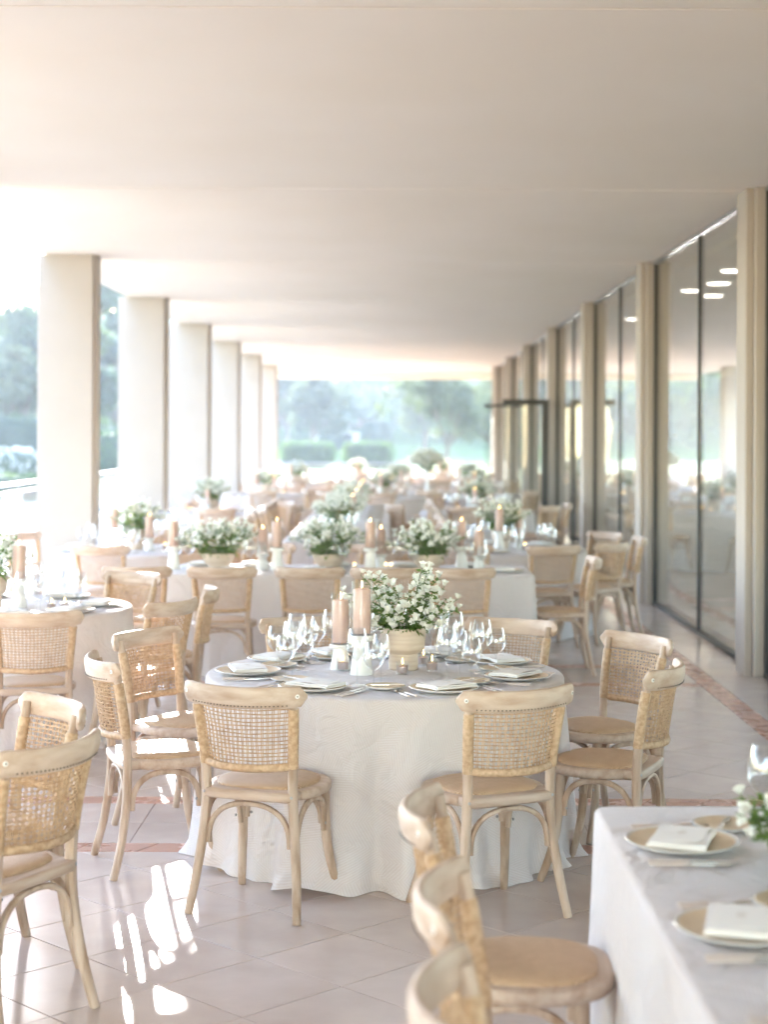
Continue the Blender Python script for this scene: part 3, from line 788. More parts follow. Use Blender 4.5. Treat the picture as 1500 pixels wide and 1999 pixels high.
def rect_outline(w, d, c=.05, step=.022):
    hw, hd = w/2, d/2; pts = []; nr = []
    def seg(ax, ay, bx, by, nx_, ny_):
        k = max(2, int(sqrt((ax-bx)**2+(ay-by)**2)/step))
        for i in range(k): t = i/k; pts.append((ax+(bx-ax)*t, ay+(by-ay)*t)); nr.append((nx_, ny_))
    def arc(cx, cy_, a0):
        for i in range(8): a = a0+(pi/2)*i/8; pts.append((cx+c*cos(a), cy_+c*sin(a))); nr.append((cos(a), sin(a)))
    seg(hw, -hd+c, hw, hd-c, 1, 0); arc(hw-c, hd-c, 0); seg(hw-c, hd, -hw+c, hd, 0, 1); arc(-hw+c, hd-c, pi/2)
    seg(-hw, hd-c, -hw, -hd+c, -1, 0); arc(-hw+c, -hd+c, pi); seg(-hw+c, -hd, hw-c, -hd, 0, -1); arc(hw-c, -hd+c, 1.5*pi)
    return pts, nr, len(pts)
TH = .76
m_ = MB(); m_.lathe([(.001,0),(.76,0),(.765,.01),(.765,.022),(.001,.024)], 40); rt_top = m_.mesh('tabletop', M['table_wood'])
m_ = MB(); m_.tube([(0,0,0),(0,0,.705)], [.022,.028], 8); t_leg = m_.mesh('leg', M['table_wood'])
def round_table(x, y, tdesc, r=.785, seed=1, hi=True, **kw):
    s_ = (r-.015)/.765
    parts = [('tabletop', rt_top, Matrix.Translation((0,0,.73)) @ Matrix.Diagonal((s_, s_, 1, 1)), None)]
    for a in range(4): parts.append(('leg', t_leg, Matrix.Translation((.5*cos(a*pi/2+.8), .5*sin(a*pi/2+.8), 0.0)), None))
    place(('round_table', 'table', None, parts), 'round dining table hidden under the cloth, ' + tdesc, (x, y, 0), group='dining tables')
    pts, nr, n = round_outline(r, 240 if hi else 120)
    o = link('tablecloth', cloth_mesh(pts, nr, n, TH, seed, 'tablecloth', **kw), loc=(x, y, 0))
    tag(o, 'white leaf patterned cloth falling to the floor, ' + tdesc, 'tablecloth', 'tablecloths')
def rect_table(x, y, w, d, tdesc, seed=1, step=.022, **kw):
    m_ = MB(); m_.box((-w/2+.02, -d/2+.02, .728), (w/2-.02, d/2-.02, .752)); top = m_.mesh('tabletop', M['table_wood'], False)
    parts = [('tabletop', top, None, None)]
    for sx in (-1, 1):
        for sy in (-1, 1): parts.append(('leg', t_leg, Matrix.Translation((sx*(w/2-.15), sy*(d/2-.15), .02)), None))
    place(('long_table', 'table', None, parts), 'long dining table hidden under the cloth, ' + tdesc, (x, y, 0), group='dining tables')
    pts, nr, n = rect_outline(w, d, step=step)
    o = link('tablecloth', cloth_mesh(pts, nr, n, TH, seed, 'tablecloth', **kw), loc=(x, y, 0))
    tag(o, 'white leaf patterned cloth on a long table, ' + tdesc, 'tablecloth', 'tablecloths')

# ------------------------------------------------------------------ tableware prototypes
def lathe_mesh(name, prof, mtl, n=28): 
    m_ = MB(); m_.lathe(prof, n); return m_.mesh(name, M[mtl], True, 50)
plate = ('charger_plate', 'plate', lathe_mesh('charger_plate', [(.001,.003),(.075,.003),(.08,0),(.086,.002),(.12,.008),(.142,.017),(.1435,.019),(.142,.0205),(.12,.0125),(.09,.0085),(.001,.008)], 'china', 40),
         [('gold_centre', lathe_mesh('gold_centre', [(.001,.0095),(.09,.0095),(.118,.0125),(.134,.0182),(.134,.0192),(.118,.0137),(.09,.0106),(.001,.0106)], 'gold', 36), None, None)])
bread = ('bread_plate', 'plate', lathe_mesh('bread_plate', [(.001,.002),(.045,.002),(.05,0),(.07,.006),(.084,.013),(.085,.0145),(.083,.0155),(.06,.009),(.001,.007)], 'china', 30),
         [('gold_centre', lathe_mesh('gold_centre', [(.001,.008),(.05,.0088),(.07,.0128),(.078,.0153),(.078,.0163),(.07,.0140),(.05,.0098),(.001,.009)], 'gold', 28), None, None)])
def gmesh(name, h, bowl, stem_h, base=.037, rim=None, wide=.5):
    rim = rim or bowl*.72; pr = [(.001,0),(base,0),(base,.0015),(base*.6,.0035),(.006,.007),(.0038,.015),(.0034,stem_h*.7),(.0042,stem_h-.008),(.010,stem_h)]
    bh = h-stem_h
    for k in range(1, 10):
        t = k/9
        r_ = bowl*sin(min(1, t/wide)*pi/2)**.62 if t < wide else bowl+(rim-bowl)*((t-wide)/(1-wide))**1.6
        pr.append((max(.011, r_), stem_h+bh*t))
    inner = [(max(.001, r_-.0011), z+.0008) for r_, z in pr[8:]]
    pr += [(inner[-1][0], h+.0004)] + inner[::-1][1:] + [(.0008, stem_h+.004)]
    return lathe_mesh(name, pr, 'glass', 22)
g_red = ('wine_glass', 'glass', gmesh('wine_glass', .238, .046, .105, wide=.42), [])
g_white = ('wine_glass', 'glass', gmesh('white_wine_glass', .215, .038, .10, wide=.45), [])
g_water = ('water_goblet', 'glass', gmesh('water_goblet', .190, .044, .075, wide=.45), [])
def napkin_proto():
    parts = []; root = None
    def slab(w, d, z0, z1, sag, mtl, nm, ox=0, oy=0, rot=0):
        m_ = MB(); nx_, ny_ = 8, 5; top = []; bot = []
        for j in range(ny_+1):
            for i in range(nx_+1):
                x = -w/2+w*i/nx_; y = -d/2+d*j/ny_; e = (abs(x)/(w/2))**2
                zz = -sag*e*.6 + .0015*sin(x*40+y*23+z1*900); xx = ox+x*cos(rot)-y*sin(rot); yy = oy+x*sin(rot)+y*cos(rot)
                top.append((xx, yy, z1+zz)); bot.append((xx, yy, z0+zz))
        nn = (nx_+1)*(ny_+1); f = []
        q_ = lambda i, j: j*(nx_+1)+i
        for j in range(ny_):
            for i in range(nx_):
                f.append((q_(i,j), q_(i+1,j), q_(i+1,j+1), q_(i,j+1))); f.append(tuple(nn+v for v in (q_(i,j), q_(i,j+1), q_(i+1,j+1), q_(i+1,j))))
        for i in range(nx_): f.append((q_(i+1,0), q_(i,0), nn+q_(i,0), nn+q_(i+1,0))); f.append((q_(i,ny_), q_(i+1,ny_), nn+q_(i+1,ny_), nn+q_(i,ny_)))
        for j in range(ny_): f.append((q_(0,j), q_(0,j+1), nn+q_(0,j+1), nn+q_(0,j))); f.append((q_(nx_,j+1), q_(nx_,j), nn+q_(nx_,j), nn+q_(nx_,j+1)))
        m_.add(top+bot, f); return m_
    a = slab(.205, .145, 0, .007, .003, 'linen', 'fold')
    root = a.mesh('napkin', M['linen'], True, 50)
    b = slab(.20, .140, .0078, .0135, .004, 'linen', 'upper_fold', .002, .003, .03).mesh('upper_fold', M['linen'], True, 50)
    c = slab(.17, .118, .0150, .0162, .002, 'card', 'menu_card', -.004, .0, -.04).mesh('menu_card', M['card'], True, 50)
    e = slab(.172, .006, .0136, .0146, .002, 'burgundy', 'thin_strip', .0, -.052, -.035).mesh('thin_strip', M['burgundy'], True, 50)  # thin burgundy strip under one long edge of the menu card
    ink = MB()
    for i in range(16):
        a_ = 2*pi*i/16; ink.box((.016*cos(a_)-.002, .009*sin(a_)-.0012, .0172), (.016*cos(a_)+.002, .009*sin(a_)+.0012, .0176))
    ink.box((-.009,-.001,.0172), (.009,.001,.0176))
    return ('folded_napkin', 'napkin', root, [('upper_fold', b, None, None), ('thin_strip', e, None, None), ('menu_card', c, None, None, [('printed_emblem', ink.mesh('printed_emblem', M['ink'], False), None, None)])])
napkin = napkin_proto()
def knife_proto(L, name, hw=.0075):
    h_ = MB(); h_.tube([(0,-L/2,.006),(0,-L*.2,.0062),(0,-.01,.006)], [hw*.9,hw,hw*.75], 8, flat=(.55,1), up=(0,0,1))
    b = MB(); pts = [(-.007,-.012),(.007,-.012),(.010,L*.25),(.006,L*.44),(-.002,L/2),(-.007,L*.4)]
    b.rings([[(x,y,.0045) for x,y in pts],[(x*.98,y,.0062) for x,y in pts]])
    return (name, 'knife', h_.mesh('handle', M['handle']), [('blade', b.mesh('blade', M['silver'], False), None, None)])
def fork_proto(L, name):
    h_ = MB(); h_.tube([(0,-L/2,.006),(0,-L*.2,.0064),(0,.0,.006)], [.0068,.0072,.004], 8, flat=(.55,1), up=(0,0,1))
    b = MB(); b.tube([(0,-.004,.006),(0,L*.16,.008),(0,L*.24,.007)], [.0035,.004,.0105], 8, flat=(.22,1), up=(0,0,1))
    T_ = []
    for i in range(4):
        x = -.0096+.0064*i; t_ = MB(); t_.tube([(x,L*.235,.007),(x*.95,L*.4,.0095),(x*.92,L*.5,.013)], [.0019,.0017,.0009], 5); T_.append(('tine', t_.mesh('tine', M['silver']), None, None))
    return (name, 'fork', h_.mesh('handle', M['handle']), [('head', b.mesh('head', M['silver']), None, None, T_)])
dknife = knife_proto(.225, 'dinner_knife'); bknife = knife_proto(.15, 'butter_knife', .006); sknife = knife_proto(.205, 'dinner_knife')
dfork = fork_proto(.205, 'dinner_fork'); sfork = fork_proto(.18, 'salad_fork')

def candle_proto(gh, gr, ch, cr, ph, pr_top, pr_base):
    ped = [(.001,0),(pr_base,0),(pr_base,.006),(pr_base*.96,.02),(pr_base*.70,ph*.72),(pr_base*.68,ph*.82),(pr_top*.98,ph*.86),(pr_top,ph*.89),(pr_top,ph-.004),(pr_top*.96,ph),(.001,ph)]
    pedestal = lathe_mesh('candle_pedestal', ped, 'ceramic', 28)
    cyl = lathe_mesh('glass_cylinder', [(.001,0),(gr,0),(gr,gh),(gr-.0025,gh+.0008),(gr-.0025,.006),(.001,.006)], 'cylinder', 28)
    wax = lathe_mesh('wax', [(.001,.0065),(cr-.003,.0065),(cr,.010),(cr,ch-.006),(cr-.004,ch),(cr-.012,ch-.004),(.001,ch-.006)], 'wax', 24)
    w = MB(); w.tube([(0,0,ch-.007),(.001,0,ch+.006)], .0012, 5); wick = w.mesh('wick', M['wick'])
    fl = lathe_mesh('flame', [(.0003,ch+.004),(.003,ch+.008),(.0042,ch+.014),(.0032,ch+.022),(.0012,ch+.032),(.0003,ch+.037)], 'flame', 8)
    A = ('candle_pedestal', 'candle stand', pedestal, [])
    B = ('pillar_candle', 'candle', wax, [('wick', wick, None, None), ('flame', fl, None, None)])
    C = ('glass_cylinder', 'candle glass', cyl, [])
    return A, B, C, ph
cTall = candle_proto(.232, .046, .20, .038, .172, .055, .050)
cShort = candle_proto(.228, .044, .195, .037, .112, .050, .045)
cMini = candle_proto(.05, .02, .03, .015, .1, .05, .05)
def candle(kind, x, y, desc, group=None, rot=0):
    A, B, C, ph = kind
    place(A, 'white ceramic pedestal under the candle ' + desc, (x, y, TH), rot, group and 'candle pedestals')
    place(C, 'clear glass cylinder around the pillar candle ' + desc, (x, y, TH+ph), rot, group and 'candle glasses')
    place(B, 'blush pillar candle burning in glass ' + desc, (x, y, TH+ph), rot, group and 'pillar candles')
vt_glass = lathe_mesh('votive_glass', [(.001,0),(.0255,0),(.0285,.056),(.0265,.0565),(.0238,.006),(.001,.006)], 'glass', 20)
vt_wax = lathe_mesh('wax', [(.001,.0065),(.0225,.0065),(.0248,.036),(.001,.038)], 'wax_mauve', 18)
w = MB(); w.tube([(0,0,.037),(.0005,0,.046)], .0009, 5); vt_wick = w.mesh('wick', M['wick'])
vt_fl = lathe_mesh('flame', [(.0003,.043),(.0026,.047),(.0036,.052),(.0026,.060),(.0009,.068),(.0003,.072)], 'flame', 8)
votive = ('votive_candle', 'candle', vt_glass, [('wax', vt_wax, None, None), ('wick', vt_wick, None, None), ('flame', vt_fl, None, None)])
vz = [(.001,0),(.062,0),(.065,.004)]
for k in range(1, 12): vz.append((.065+(.0007 if k % 2 else 0), .004+.066*k/12))
vz += [(.066,.072),(.080,.080),(.090,.092)]
for k in range(1, 16): vz.append((.092+.008*sin(k/15*pi/2)+(.0008 if k % 2 else 0), .094+.088*k/16))
vz += [(.1005,.184),(.099,.188),(.095,.186),(.088,.10),(.06,.07),(.001,.02)]
vase_hi = lathe_mesh('stoneware_vase', vz, 'vase', 40)
bowl_hi = lathe_mesh('stoneware_bowl', [(.001,0),(.07,0),(.072,.006),(.11,.06),(.135,.115),(.137,.122),(.131,.122),(.105,.062),(.06,.02),(.001,.02)], 'vase', 32)

# ------------------------------------------------------------------ bouquets
def bell_mesh():
    m_ = MB(); n = 15; rs = []
    for r_, z in ((.002,0),(.0075,.002),(.0105,.008),(.0115,.015),(.0135,.021),(.0185,.0265)):
        k_ = max(0, (z-.010)/.0165)
        rs.append([(r_*(1+.16*k_*cos(5*a))*cos(a), r_*(1+.16*k_*cos(5*a))*sin(a), z-.004*k_*(.5-.5*cos(5*a)) ) for a in [2*pi*j/n for j in range(n)]])
    m_.rings(rs, caps=False); return m_.mesh('blossom', M['petal'])
def bell2_mesh():
    m_ = MB(); rng = random.Random(3); n = 10
    for layer, (r0, r1, z1) in enumerate(((.004,.016,.016),(.003,.011,.02))):
        for k in range(5):
            a = 2*pi*k/5+layer*.6; w_ = .55
            pts = []
            for (rr, zz, ww) in ((r0,0,.3),(r1*.75,z1*.6,1),(r1,z1,.8),(r1*1.15,z1*.95,.25)):
                for sd in (-1,0,1): pts.append((rr*cos(a+sd*w_*ww*.8), rr*sin(a+sd*w_*ww*.8), zz+(.002 if sd else 0)))
            fs = []
            for i in range(3):
                for j in range(2): fs.append((i*3+j, i*3+j+1, i*3+j+4, i*3+j+3))
            m_.add(pts, fs)
    return m_.mesh('blossom', M['petal'])
bell, bell2 = bell_mesh(), bell2_mesh()
def add_leaf(mb_, p, d, L, w, rng):
    d = d.normalized(); sd = d.cross(Vector((rng.gauss(0,.4), rng.gauss(0,.4), 1))).normalized(); up = sd.cross(d)
    droop = -.25*L
    mb_.add([p, p+d*L*.35+sd*w-up*.0, p+d*L*.4+up*L*.06*-1, p+d*L*.35-sd*w, p+d*L+Vector((0,0,droop*rng.uniform(0,1)))],
            [(0,1,2),(0,2,3),(1,4,2),(2,4,3)])
def bouquet(loc, rim_z, tips, seed, label, detail=True, rim_r=.07, leafn=13, group=None, big=1.0, rnd=0, spread=.25, height=.22, bloom=None):
    rng = random.Random(seed)
    o = link('flower_bouquet', None, loc=loc); tag(o, label, 'flowers', group)
    stems = MB(); leaves = MB(); flo = MB(); bl = []
    tips = [Vector(t) for t in tips]
    for _ in range(rnd):
        a = rng.uniform(0, 2*pi); r_ = spread*sqrt(rng.random()); h_ = height*(.35+.65*(1-(r_/spread)**2)**.5)*rng.uniform(.55,1.1)
        tips.append(Vector((r_*cos(a), r_*sin(a), h_)))
    for t in tips:
        a = atan2(t.y, t.x); r0 = min(rim_r*.8, Vector((t.x,t.y)).length)*rng.uniform(.5,1)
        base = Vector((r0*cos(a), r0*sin(a), rim_z-.03)); tip = Vector((t.x, t.y, rim_z+t.z))
        mid = base.lerp(tip, .5)+Vector((0,0,.03+.1*abs(t.z))); pts = spline([base, mid, tip], 6)
        stems.tube(pts, [.0024-.0001*i for i in range(len(pts))], 5)
        L = (tip-base).length; nl = int(leafn*(.6+L*2.2))
        for k in range(nl):
            f = rng.uniform(.25, 1); p = pts[min(len(pts)-1, int(f*(len(pts)-1)))]; an = rng.uniform(0, 2*pi)
            d = Vector((cos(an), sin(an), rng.uniform(-.3,.8))); add_leaf(leaves, p, d, rng.uniform(.026,.055)*big*(1.25-.5*f), rng.uniform(.006,.011)*big, rng)
        for k in range(rng.choice(bloom or ((2,3,3,4) if detail else (3,4,4,5))) if L > .08 else 2):
            f = 1-.16*k*rng.uniform(.5,1); p = pts[max(2, min(len(pts)-1, round(f*(len(pts)-1))))]; an = rng.uniform(0, 2*pi)
            d = Vector((cos(an), sin(an), rng.uniform(-.25,.8)))
            if k == 0: d = Vector((.4*cos(an), .4*sin(an), 1))
            d.normalize(); q_ = p+d*.012; stems.tube([p, q_], .0012, 4)
            sc_ = rng.uniform(.75,1.15)*big
            mx = Matrix.Translation(q_) @ d.to_track_quat('Z','Y').to_matrix().to_4x4() @ Matrix.Rotation(rng.uniform(0,6), 4, 'Z') @ Matrix.Scale(sc_, 4)
            bl.append((rng.choice((bell, bell2)), mx))
    # low leaves hanging over the rim
    for _ in range(int(leafn*7)):
        a = rng.uniform(0, 2*pi); p = Vector((rim_r*.9*cos(a), rim_r*.9*sin(a), rim_z+rng.uniform(-.005,.05))); add_leaf(leaves, p, Vector((cos(a), sin(a), rng.uniform(-1,.6))), rng.uniform(.03,.065)*big, rng.uniform(.006,.012)*big, rng)
    c = link('stems', stems.mesh('stems', M['stem']), o); c['kind'] = 'stuff'
    c = link('leaves', leaves.mesh('leaves', M['leaf'], False), o); c['kind'] = 'stuff'
    if detail:
        for me, mx in bl: link('blossom', me, o, mtx=mx)
    else:
        for me, mx in bl: flo.add([mx @ v.co for v in me.vertices], [tuple(f.vertices) for f in me.polygons])
        c = link('blossoms', flo.mesh('blossoms', M['petal']), o); c['kind'] = 'stuff'
    return o
vase_p = ('stoneware_vase', 'vase', vase_hi, []); bowl_p = ('stoneware_bowl', 'bowl', bowl_hi, [])

# ------------------------------------------------------------------ place settings
def setting(cx, cy_, ang, r, pos, tdesc, detail=2, glasses=3, seed=0, straight=None, group=None, shared=None):
    """ang in degrees from table centre; straight: (x,y,face) overrides for straight edges"""
    rng = random.Random(seed)
    if straight: px, py, fa = straight
    else: px, py = cx+r*cos(radians(ang)), cy_+r*sin(radians(ang)); fa = ang+180
    f = Vector((cos(radians(fa)), sin(radians(fa)))); s = Vector((f.y, -f.x))      # f: towards table middle, s: sitter's right
    def at(a, b): return (px+f.x*a+s.x*b, py+f.y*a+s.y*b)
    rz = radians(fa-90)
    where = shared or ('at the %s place of %s' % (pos, tdesc))
    def put(pr, desc, a, b, z, rot=0, grp=None):
        x, y = at(a, b); return place(pr, desc+' '+where, (x, y, z), rz+rot, grp if not shared else group or grp)
    G = (lambda t: t+' on the tables')
    put(plate, 'gold centred charger plate', 0, 0, TH+.001, grp=G('plates'))
    if detail > 0:
        put(napkin, 'folded napkin and menu', rng.uniform(-.01,.01), rng.uniform(-.01,.01), TH+.0215, rng.uniform(-.35,.35), grp=G('napkins'))
    if detail > 1:
        put(bread, 'small gold bread plate', .145, -.20, TH+.001, grp=G('bread plates'))
        put(bknife, 'butter knife on bread plate', .145, -.195, TH+.013, rng.uniform(1.0,1.7), grp=G('butter knives'))
        put(dfork, 'dinner fork', 0, -.175, TH+.001, rng.uniform(-.06,.06), grp=G('dinner forks')); put(sfork, 'salad fork', -.012, -.205, TH+.001, rng.uniform(-.06,.06), grp=G('salad forks'))
        put(dknife, 'dinner knife', 0, .175, TH+.001, rng.uniform(-.06,.06), grp=G('dinner knives')); put(sknife, 'small knife', -.012, .203, TH+.001, rng.uniform(-.06,.06), grp=G('small knives'))
    if glasses > 0: put(g_red, 'tall clear wine glass', .185, .10, TH+.001, grp=G('wine glasses'))
    if glasses > 1: put(g_white, 'slim clear wine glass', .235, .185, TH+.001, grp=G('slim glasses'))
    if glasses > 2: put(g_water, 'clear water goblet', .15, .20, TH+.001, grp=G('water goblets'))

# ================================================================== central round table
HX, HY = -.036, 7.43
round_table(HX, HY, 'central sharp table', r=.785, seed=4, folds=13, amp=.060, flare=.02, hem=.006, hemvar=.02)
hero_chairs = [(-.48,6.50,70,'near left, back to camera, left of the two front chairs'), (.356,6.43,117,'near right, back to camera, right of the two front chairs'),
    (-.985,7.11,20,'left side, seen in profile with sunlit seat'), (-.97,7.86,-32,'rear left, behind the sunlit profile chair'),
    (.885,6.95,157,'right side, its cane back nearest the window wall'), (.945,7.76,212,'rear right, facing the camera'),
    (.50,8.32,245,'back right, seen behind the glasses'), (-.37,8.36,289,'back left, hidden behind the candles')]
for x, y, a, d in hero_chairs: chair(x, y, a, 'cane chair at central table, ' + d, 'chairs around the central table')
for i, (ang, pos) in enumerate([(241,'near left'), (294,'near right'), (341,'right front'), (29,'right rear'), (68,'back right'), (112,'back left'), (145,'left rear'), (187,'left front')]):
    setting(HX, HY, ang, .60, pos, 'central table', 2, 3, seed=i)
candle(cTall, -.138, 7.36, 'taller of two on central table'); candle(cShort, -.235, 7.52, 'shorter of two on central table')
for x, y, d in ((-.222,7.47,'before the shorter pedestal'), (.04,7.36,'before the stoneware vase'), (.137,7.66,'right behind the vase'), (.172,7.47,'right of the vase')):
    place(votive, 'lit mauve votive candle on central table, ' + d, (x, y, TH+.001), group='votives on the central table')
place(vase_p, 'beige ribbed stoneware vase in middle of the central table', (.045, 7.52, TH+.001))
px2 = lambda x, y, dy=0: ((x-790)/439, dy, (1228-y)/439)
tips = [px2(676,1160,-.05), px2(684,1176,-.08), px2(706,1128,.02), px2(722,1134,.05), px2(745,1132,.04), px2(752,1150,.02), px2(826,1116,.02), px2(838,1114,-.02), px2(842,1132,.05), px2(818,1140,.0), px2(856,1136,.03),
        px2(868,1150,-.02), px2(858,1168,-.05), px2(892,1176,.0), px2(872,1192,-.06), px2(898,1196,.03), px2(886,1208,.08), px2(800,1160,.0), px2(780,1168,.06), px2(770,1156,.12), px2(744,1168,-.04),
        px2(748,1190,-.1), px2(730,1180,.02), px2(716,1196,-.02), px2(762,1196,-.14), px2(786,1188,-.12), px2(806,1182,-.14), px2(820,1172,-.08), px2(836,1162,-.04), px2(826,1196,-.15), px2(848,1194,-.12),
        px2(846,1212,-.15), px2(812,1212,-.17), px2(776,1212,-.17), px2(742,1214,-.13), px2(728,1222,-.08), px2(864,1222,-.1), px2(842,1222,.1), px2(800,1180,.14), px2(760,1186,.16), px2(836,1186,.15), px2(730,1200,.12)]
bouquet((.045, 7.52, TH+.001), .186, tips, 12, 'loose bouquet of white bell flowers in the ribbed vase of central table', True, .085, leafn=17)

# ================================================================== left round table
BX, BY = -2.37, 10.2
round_table(BX, BY, 'backlit table at left', r=.785, seed=9, folds=17, amp=.04, flare=.05)
for x, y, a, d in [(-1.93,9.03,106,'near side, back to camera at left picture edge'), (-1.44,9.55,152,'right front, low back turned to camera'), (-1.36,10.2,186,'right side, in profile'), (-1.86,11.1,240,'far side, pale sunlit top rail facing camera')]:
    chair(x, y, a, 'cane chair at left round table, ' + d, 'chairs around the left table', 1)
for i, (ang, pos) in enumerate([(286,'near'), (324,'right front'), (4,'right'), (60,'far right'), (110,'far')]): setting(BX, BY, ang, .60, pos, 'left round table', 1, 3, seed=20+i)
candle(cTall, -2.24, 10.1, 'on left round table'); 
for x, y, d in ((-2.02,9.98,'left one'), (-1.95,10.02,'right one')): place(votive, 'lit mauve votive on left round table, %s of the pair' % d, (x, y, TH+.001), group='votives on left table')
place(vase_p, 'beige stoneware vase on the left round table, cut by picture edge', (-2.42, 10.15, TH+.001))
bouquet((-2.42, 10.15, TH+.001), .186, [], 31, 'white and green bouquet on left round table, cut by picture edge', False, .085, rnd=34, spread=.27, height=.30)

# ================================================================== foreground left (chairs of a table outside the picture)
round_table(-2.28, 5.45, 'out of picture at near left', r=.785, seed=14, folds=16, amp=.036, flare=.035)
chair(-1.24, 5.22, 153, 'large blurred cane chair in left foreground, back to camera', 'chairs in the left foreground')
chair(-1.37, 5.75, 216, 'cane chair in left foreground with white inner rail, behind the larger one', 'chairs in the left foreground')

# ================================================================== near right long table
EX0, EX1, EY0, EY1 = .563, 1.68, 2.0, 4.77
rect_table((EX0+EX1)/2, (EY0+EY1)/2, EX1-EX0, EY1-EY0, 'blurred in right foreground', seed=5, folds=22, amp=.018, flare=.03)
for x, y, a, d in [(.325,4.27,-5,'farthest of three'), (.35,3.47,-7,'middle of three'), (.335,2.84,-5,'nearest of three')]:
    chair(x, y, a, 'blurred cane chair tucked to right foreground table, ' + d, 'chairs at the right foreground table')
for i, (y, d) in enumerate(((4.29,'far'), (3.54,'second'), (2.8,'nearest'))):
    setting(0, 0, 0, 0, d, 'right foreground table', 2, 0, seed=40+i, straight=(.735, y, 0))
    place(g_red, 'large wine glass by flowers at the %s place of right foreground table' % d, (.97+.03*i, y+.12, TH+.001), group='wine glasses on the tables')
low_bowl = ('low_bowl', 'bowl', lathe_mesh('low_bowl', [(.001,0),(.06,0),(.075,.01),(.09,.05),(.084,.05),(.06,.014),(.001,.012)], 'vase', 28), [])
place(low_bowl, 'low stoneware bowl on right foreground table under the flowers', (1.07, 4.0, TH+.001))
bouquet((1.07, 4.0, TH+.001), .05, [], 33, 'blurred white and green bouquet on right foreground table', False, .08, rnd=60, spread=.27, height=.17, leafn=30, bloom=(0,1,1,2))

# ================================================================== long cross table behind
FX0, FX1, FY0, FY1 = -1.72, 1.06, 12.6, 13.6
rect_table((FX0+FX1)/2, (FY0+FY1)/2, FX1-FX0, FY1-FY0, 'across behind the central table', seed=6, folds=26, amp=.022, flare=.03)
nm5 = ['leftmost', 'second from left', 'middle', 'second from right', 'rightmost']
for i, x in enumerate((-1.80,-1.21,-.59,-.05,.48)):
    chair(x, 12.08, 90+R.uniform(-3,3), 'cane chair on near side of cross table, ' + nm5[i], 'near chairs of the cross table', 1)
    chair(x+.12, 14.12, 270+R.uniform(-4,4), 'cane chair on far side of cross table, ' + nm5[i], 'far chairs of the cross table', 1)
    if x > -1.75: setting(0,0,0,0, nm5[i]+' near', 'cross table', 1, 3, seed=50+i, straight=(x, 12.82, 90))
    setting(0,0,0,0, nm5[i]+' far', 'cross table', 1, 2, seed=60+i, straight=(min(.85,max(-1.5,x+.12)), 13.38, 270))
chair(1.28, 12.9, 180, 'cane chair in profile at right end of cross table', 'end chairs of the cross table', 1)
setting(0,0,0,0, 'right end', 'cross table', 1, 2, seed=70, straight=(.86, 12.95, 180))
for i, (x, d) in enumerate(((-1.36,'left'), (-.50,'middle'), (.27,'right'))):
    place(bowl_p, 'beige stoneware bowl on cross table, %s of three' % d, (x, 13.1, TH+.001), group='bowls on the cross table')
    bouquet((x, 13.1, TH+.001), .12, [], 70+i, 'full white flower bouquet on cross table, %s of three' % d, False, .12, group='bouquets on the cross table', rnd=56, spread=.34, height=.25, big=1.1)
for i, (x, y, k, d) in enumerate([(-1.70,13.05,cTall,'leftmost on cross table'), (-1.02,13.15,cShort,'second on cross table'), (-.90,13.02,cTall,'third on cross table'), (-.18,13.0,cTall,'fourth on cross table'), (-.10,13.2,cShort,'fifth on cross table'), (.53,13.2,cTall,'sixth on cross table'), (.66,13.05,cShort,'rightmost on cross table')]):
    candle(k, x, y, d, 'x')
for x, d in ((-.30,'left one'), (-.06,'middle one'), (-.02,'right one')): place(votive, 'lit votive on cross table beside the tall candle, ' + d, (x, 12.92, TH+.001), group='votives on the cross table')

# ================================================================== round tables further back
def dressed_round(x, y, tdesc, chairs, seed, lod=1, gl=3, nset=8, tall=False, share=False, label_far=None):
    round_table(x, y, tdesc, r=.785, seed=seed, hi=False, folds=16, amp=.036, flare=.045)
    rng = random.Random(seed)
    for (cx, cy_, a, d) in chairs: chair(cx, cy_, a, 'cane chair at %s, %s' % (tdesc, d), 'chairs at ' + tdesc, lod)
    for i in range(nset):
        ang = 360*i/nset+rng.uniform(-8, 8); pn = ('right','rear right','rear','rear left','left','front left','front','front right')[round(360*i/nset/45) % 8]
        setting(x, y, ang, .60, '', '', 1 if not share else 0, gl, seed=seed*10+i, shared='at %s of %s' % (pn, tdesc), group='tableware on ' + tdesc)
    place(vase_p, 'beige stoneware vase on ' + tdesc, (x, y, TH+.001), group='vases on the round tables')
    bouquet((x, y, TH+.001), .186, [], seed+100, 'white and green bouquet on ' + tdesc, False, .085, rnd=38, spread=.27, height=.26, big=1.2, group='bouquets on the round tables')
    a0 = rng.uniform(0, 6)
    for k, (kind, d) in enumerate(((cTall, 'taller, on '), (cShort, 'shorter, on '))):
        candle(kind, x+.2*cos(a0+k*2.4), y+.2*sin(a0+k*2.4), d+tdesc, 'x')
    for k, a in enumerate(sorted((a0+1, a0+3.1, a0+5.2), key=cos)): place(votive, 'lit votive candle on %s, %s of three' % (tdesc, ('leftmost','middle','rightmost')[k]), (x+.27*cos(a), y+.27*sin(a), TH+.001), group='votives on ' + tdesc)
dressed_round(1.0, 15.6, 'table beside glass wall', [(1.3,14.52,104,'near side, back to camera'), (1.74,14.88,137,'right front, back to camera'), (1.86,16.2,217,'rear, facing camera'), (2.02,15.55,182,'right side in profile'), (.5,14.65,68,'left front'), (.45,16.55,300,'rear left')], 201, nset=7)
dressed_round(-2.33, 15.25, 'table before first left column', [(-2.43,14.25,88,'near side, glowing in backlight'), (-3.32,15.75,-35,'left side, at picture edge'), (-1.55,14.7,140,'right front'), (-1.40,15.7,200,'right side'), (-2.2,16.3,272,'far side')], 205, nset=7)
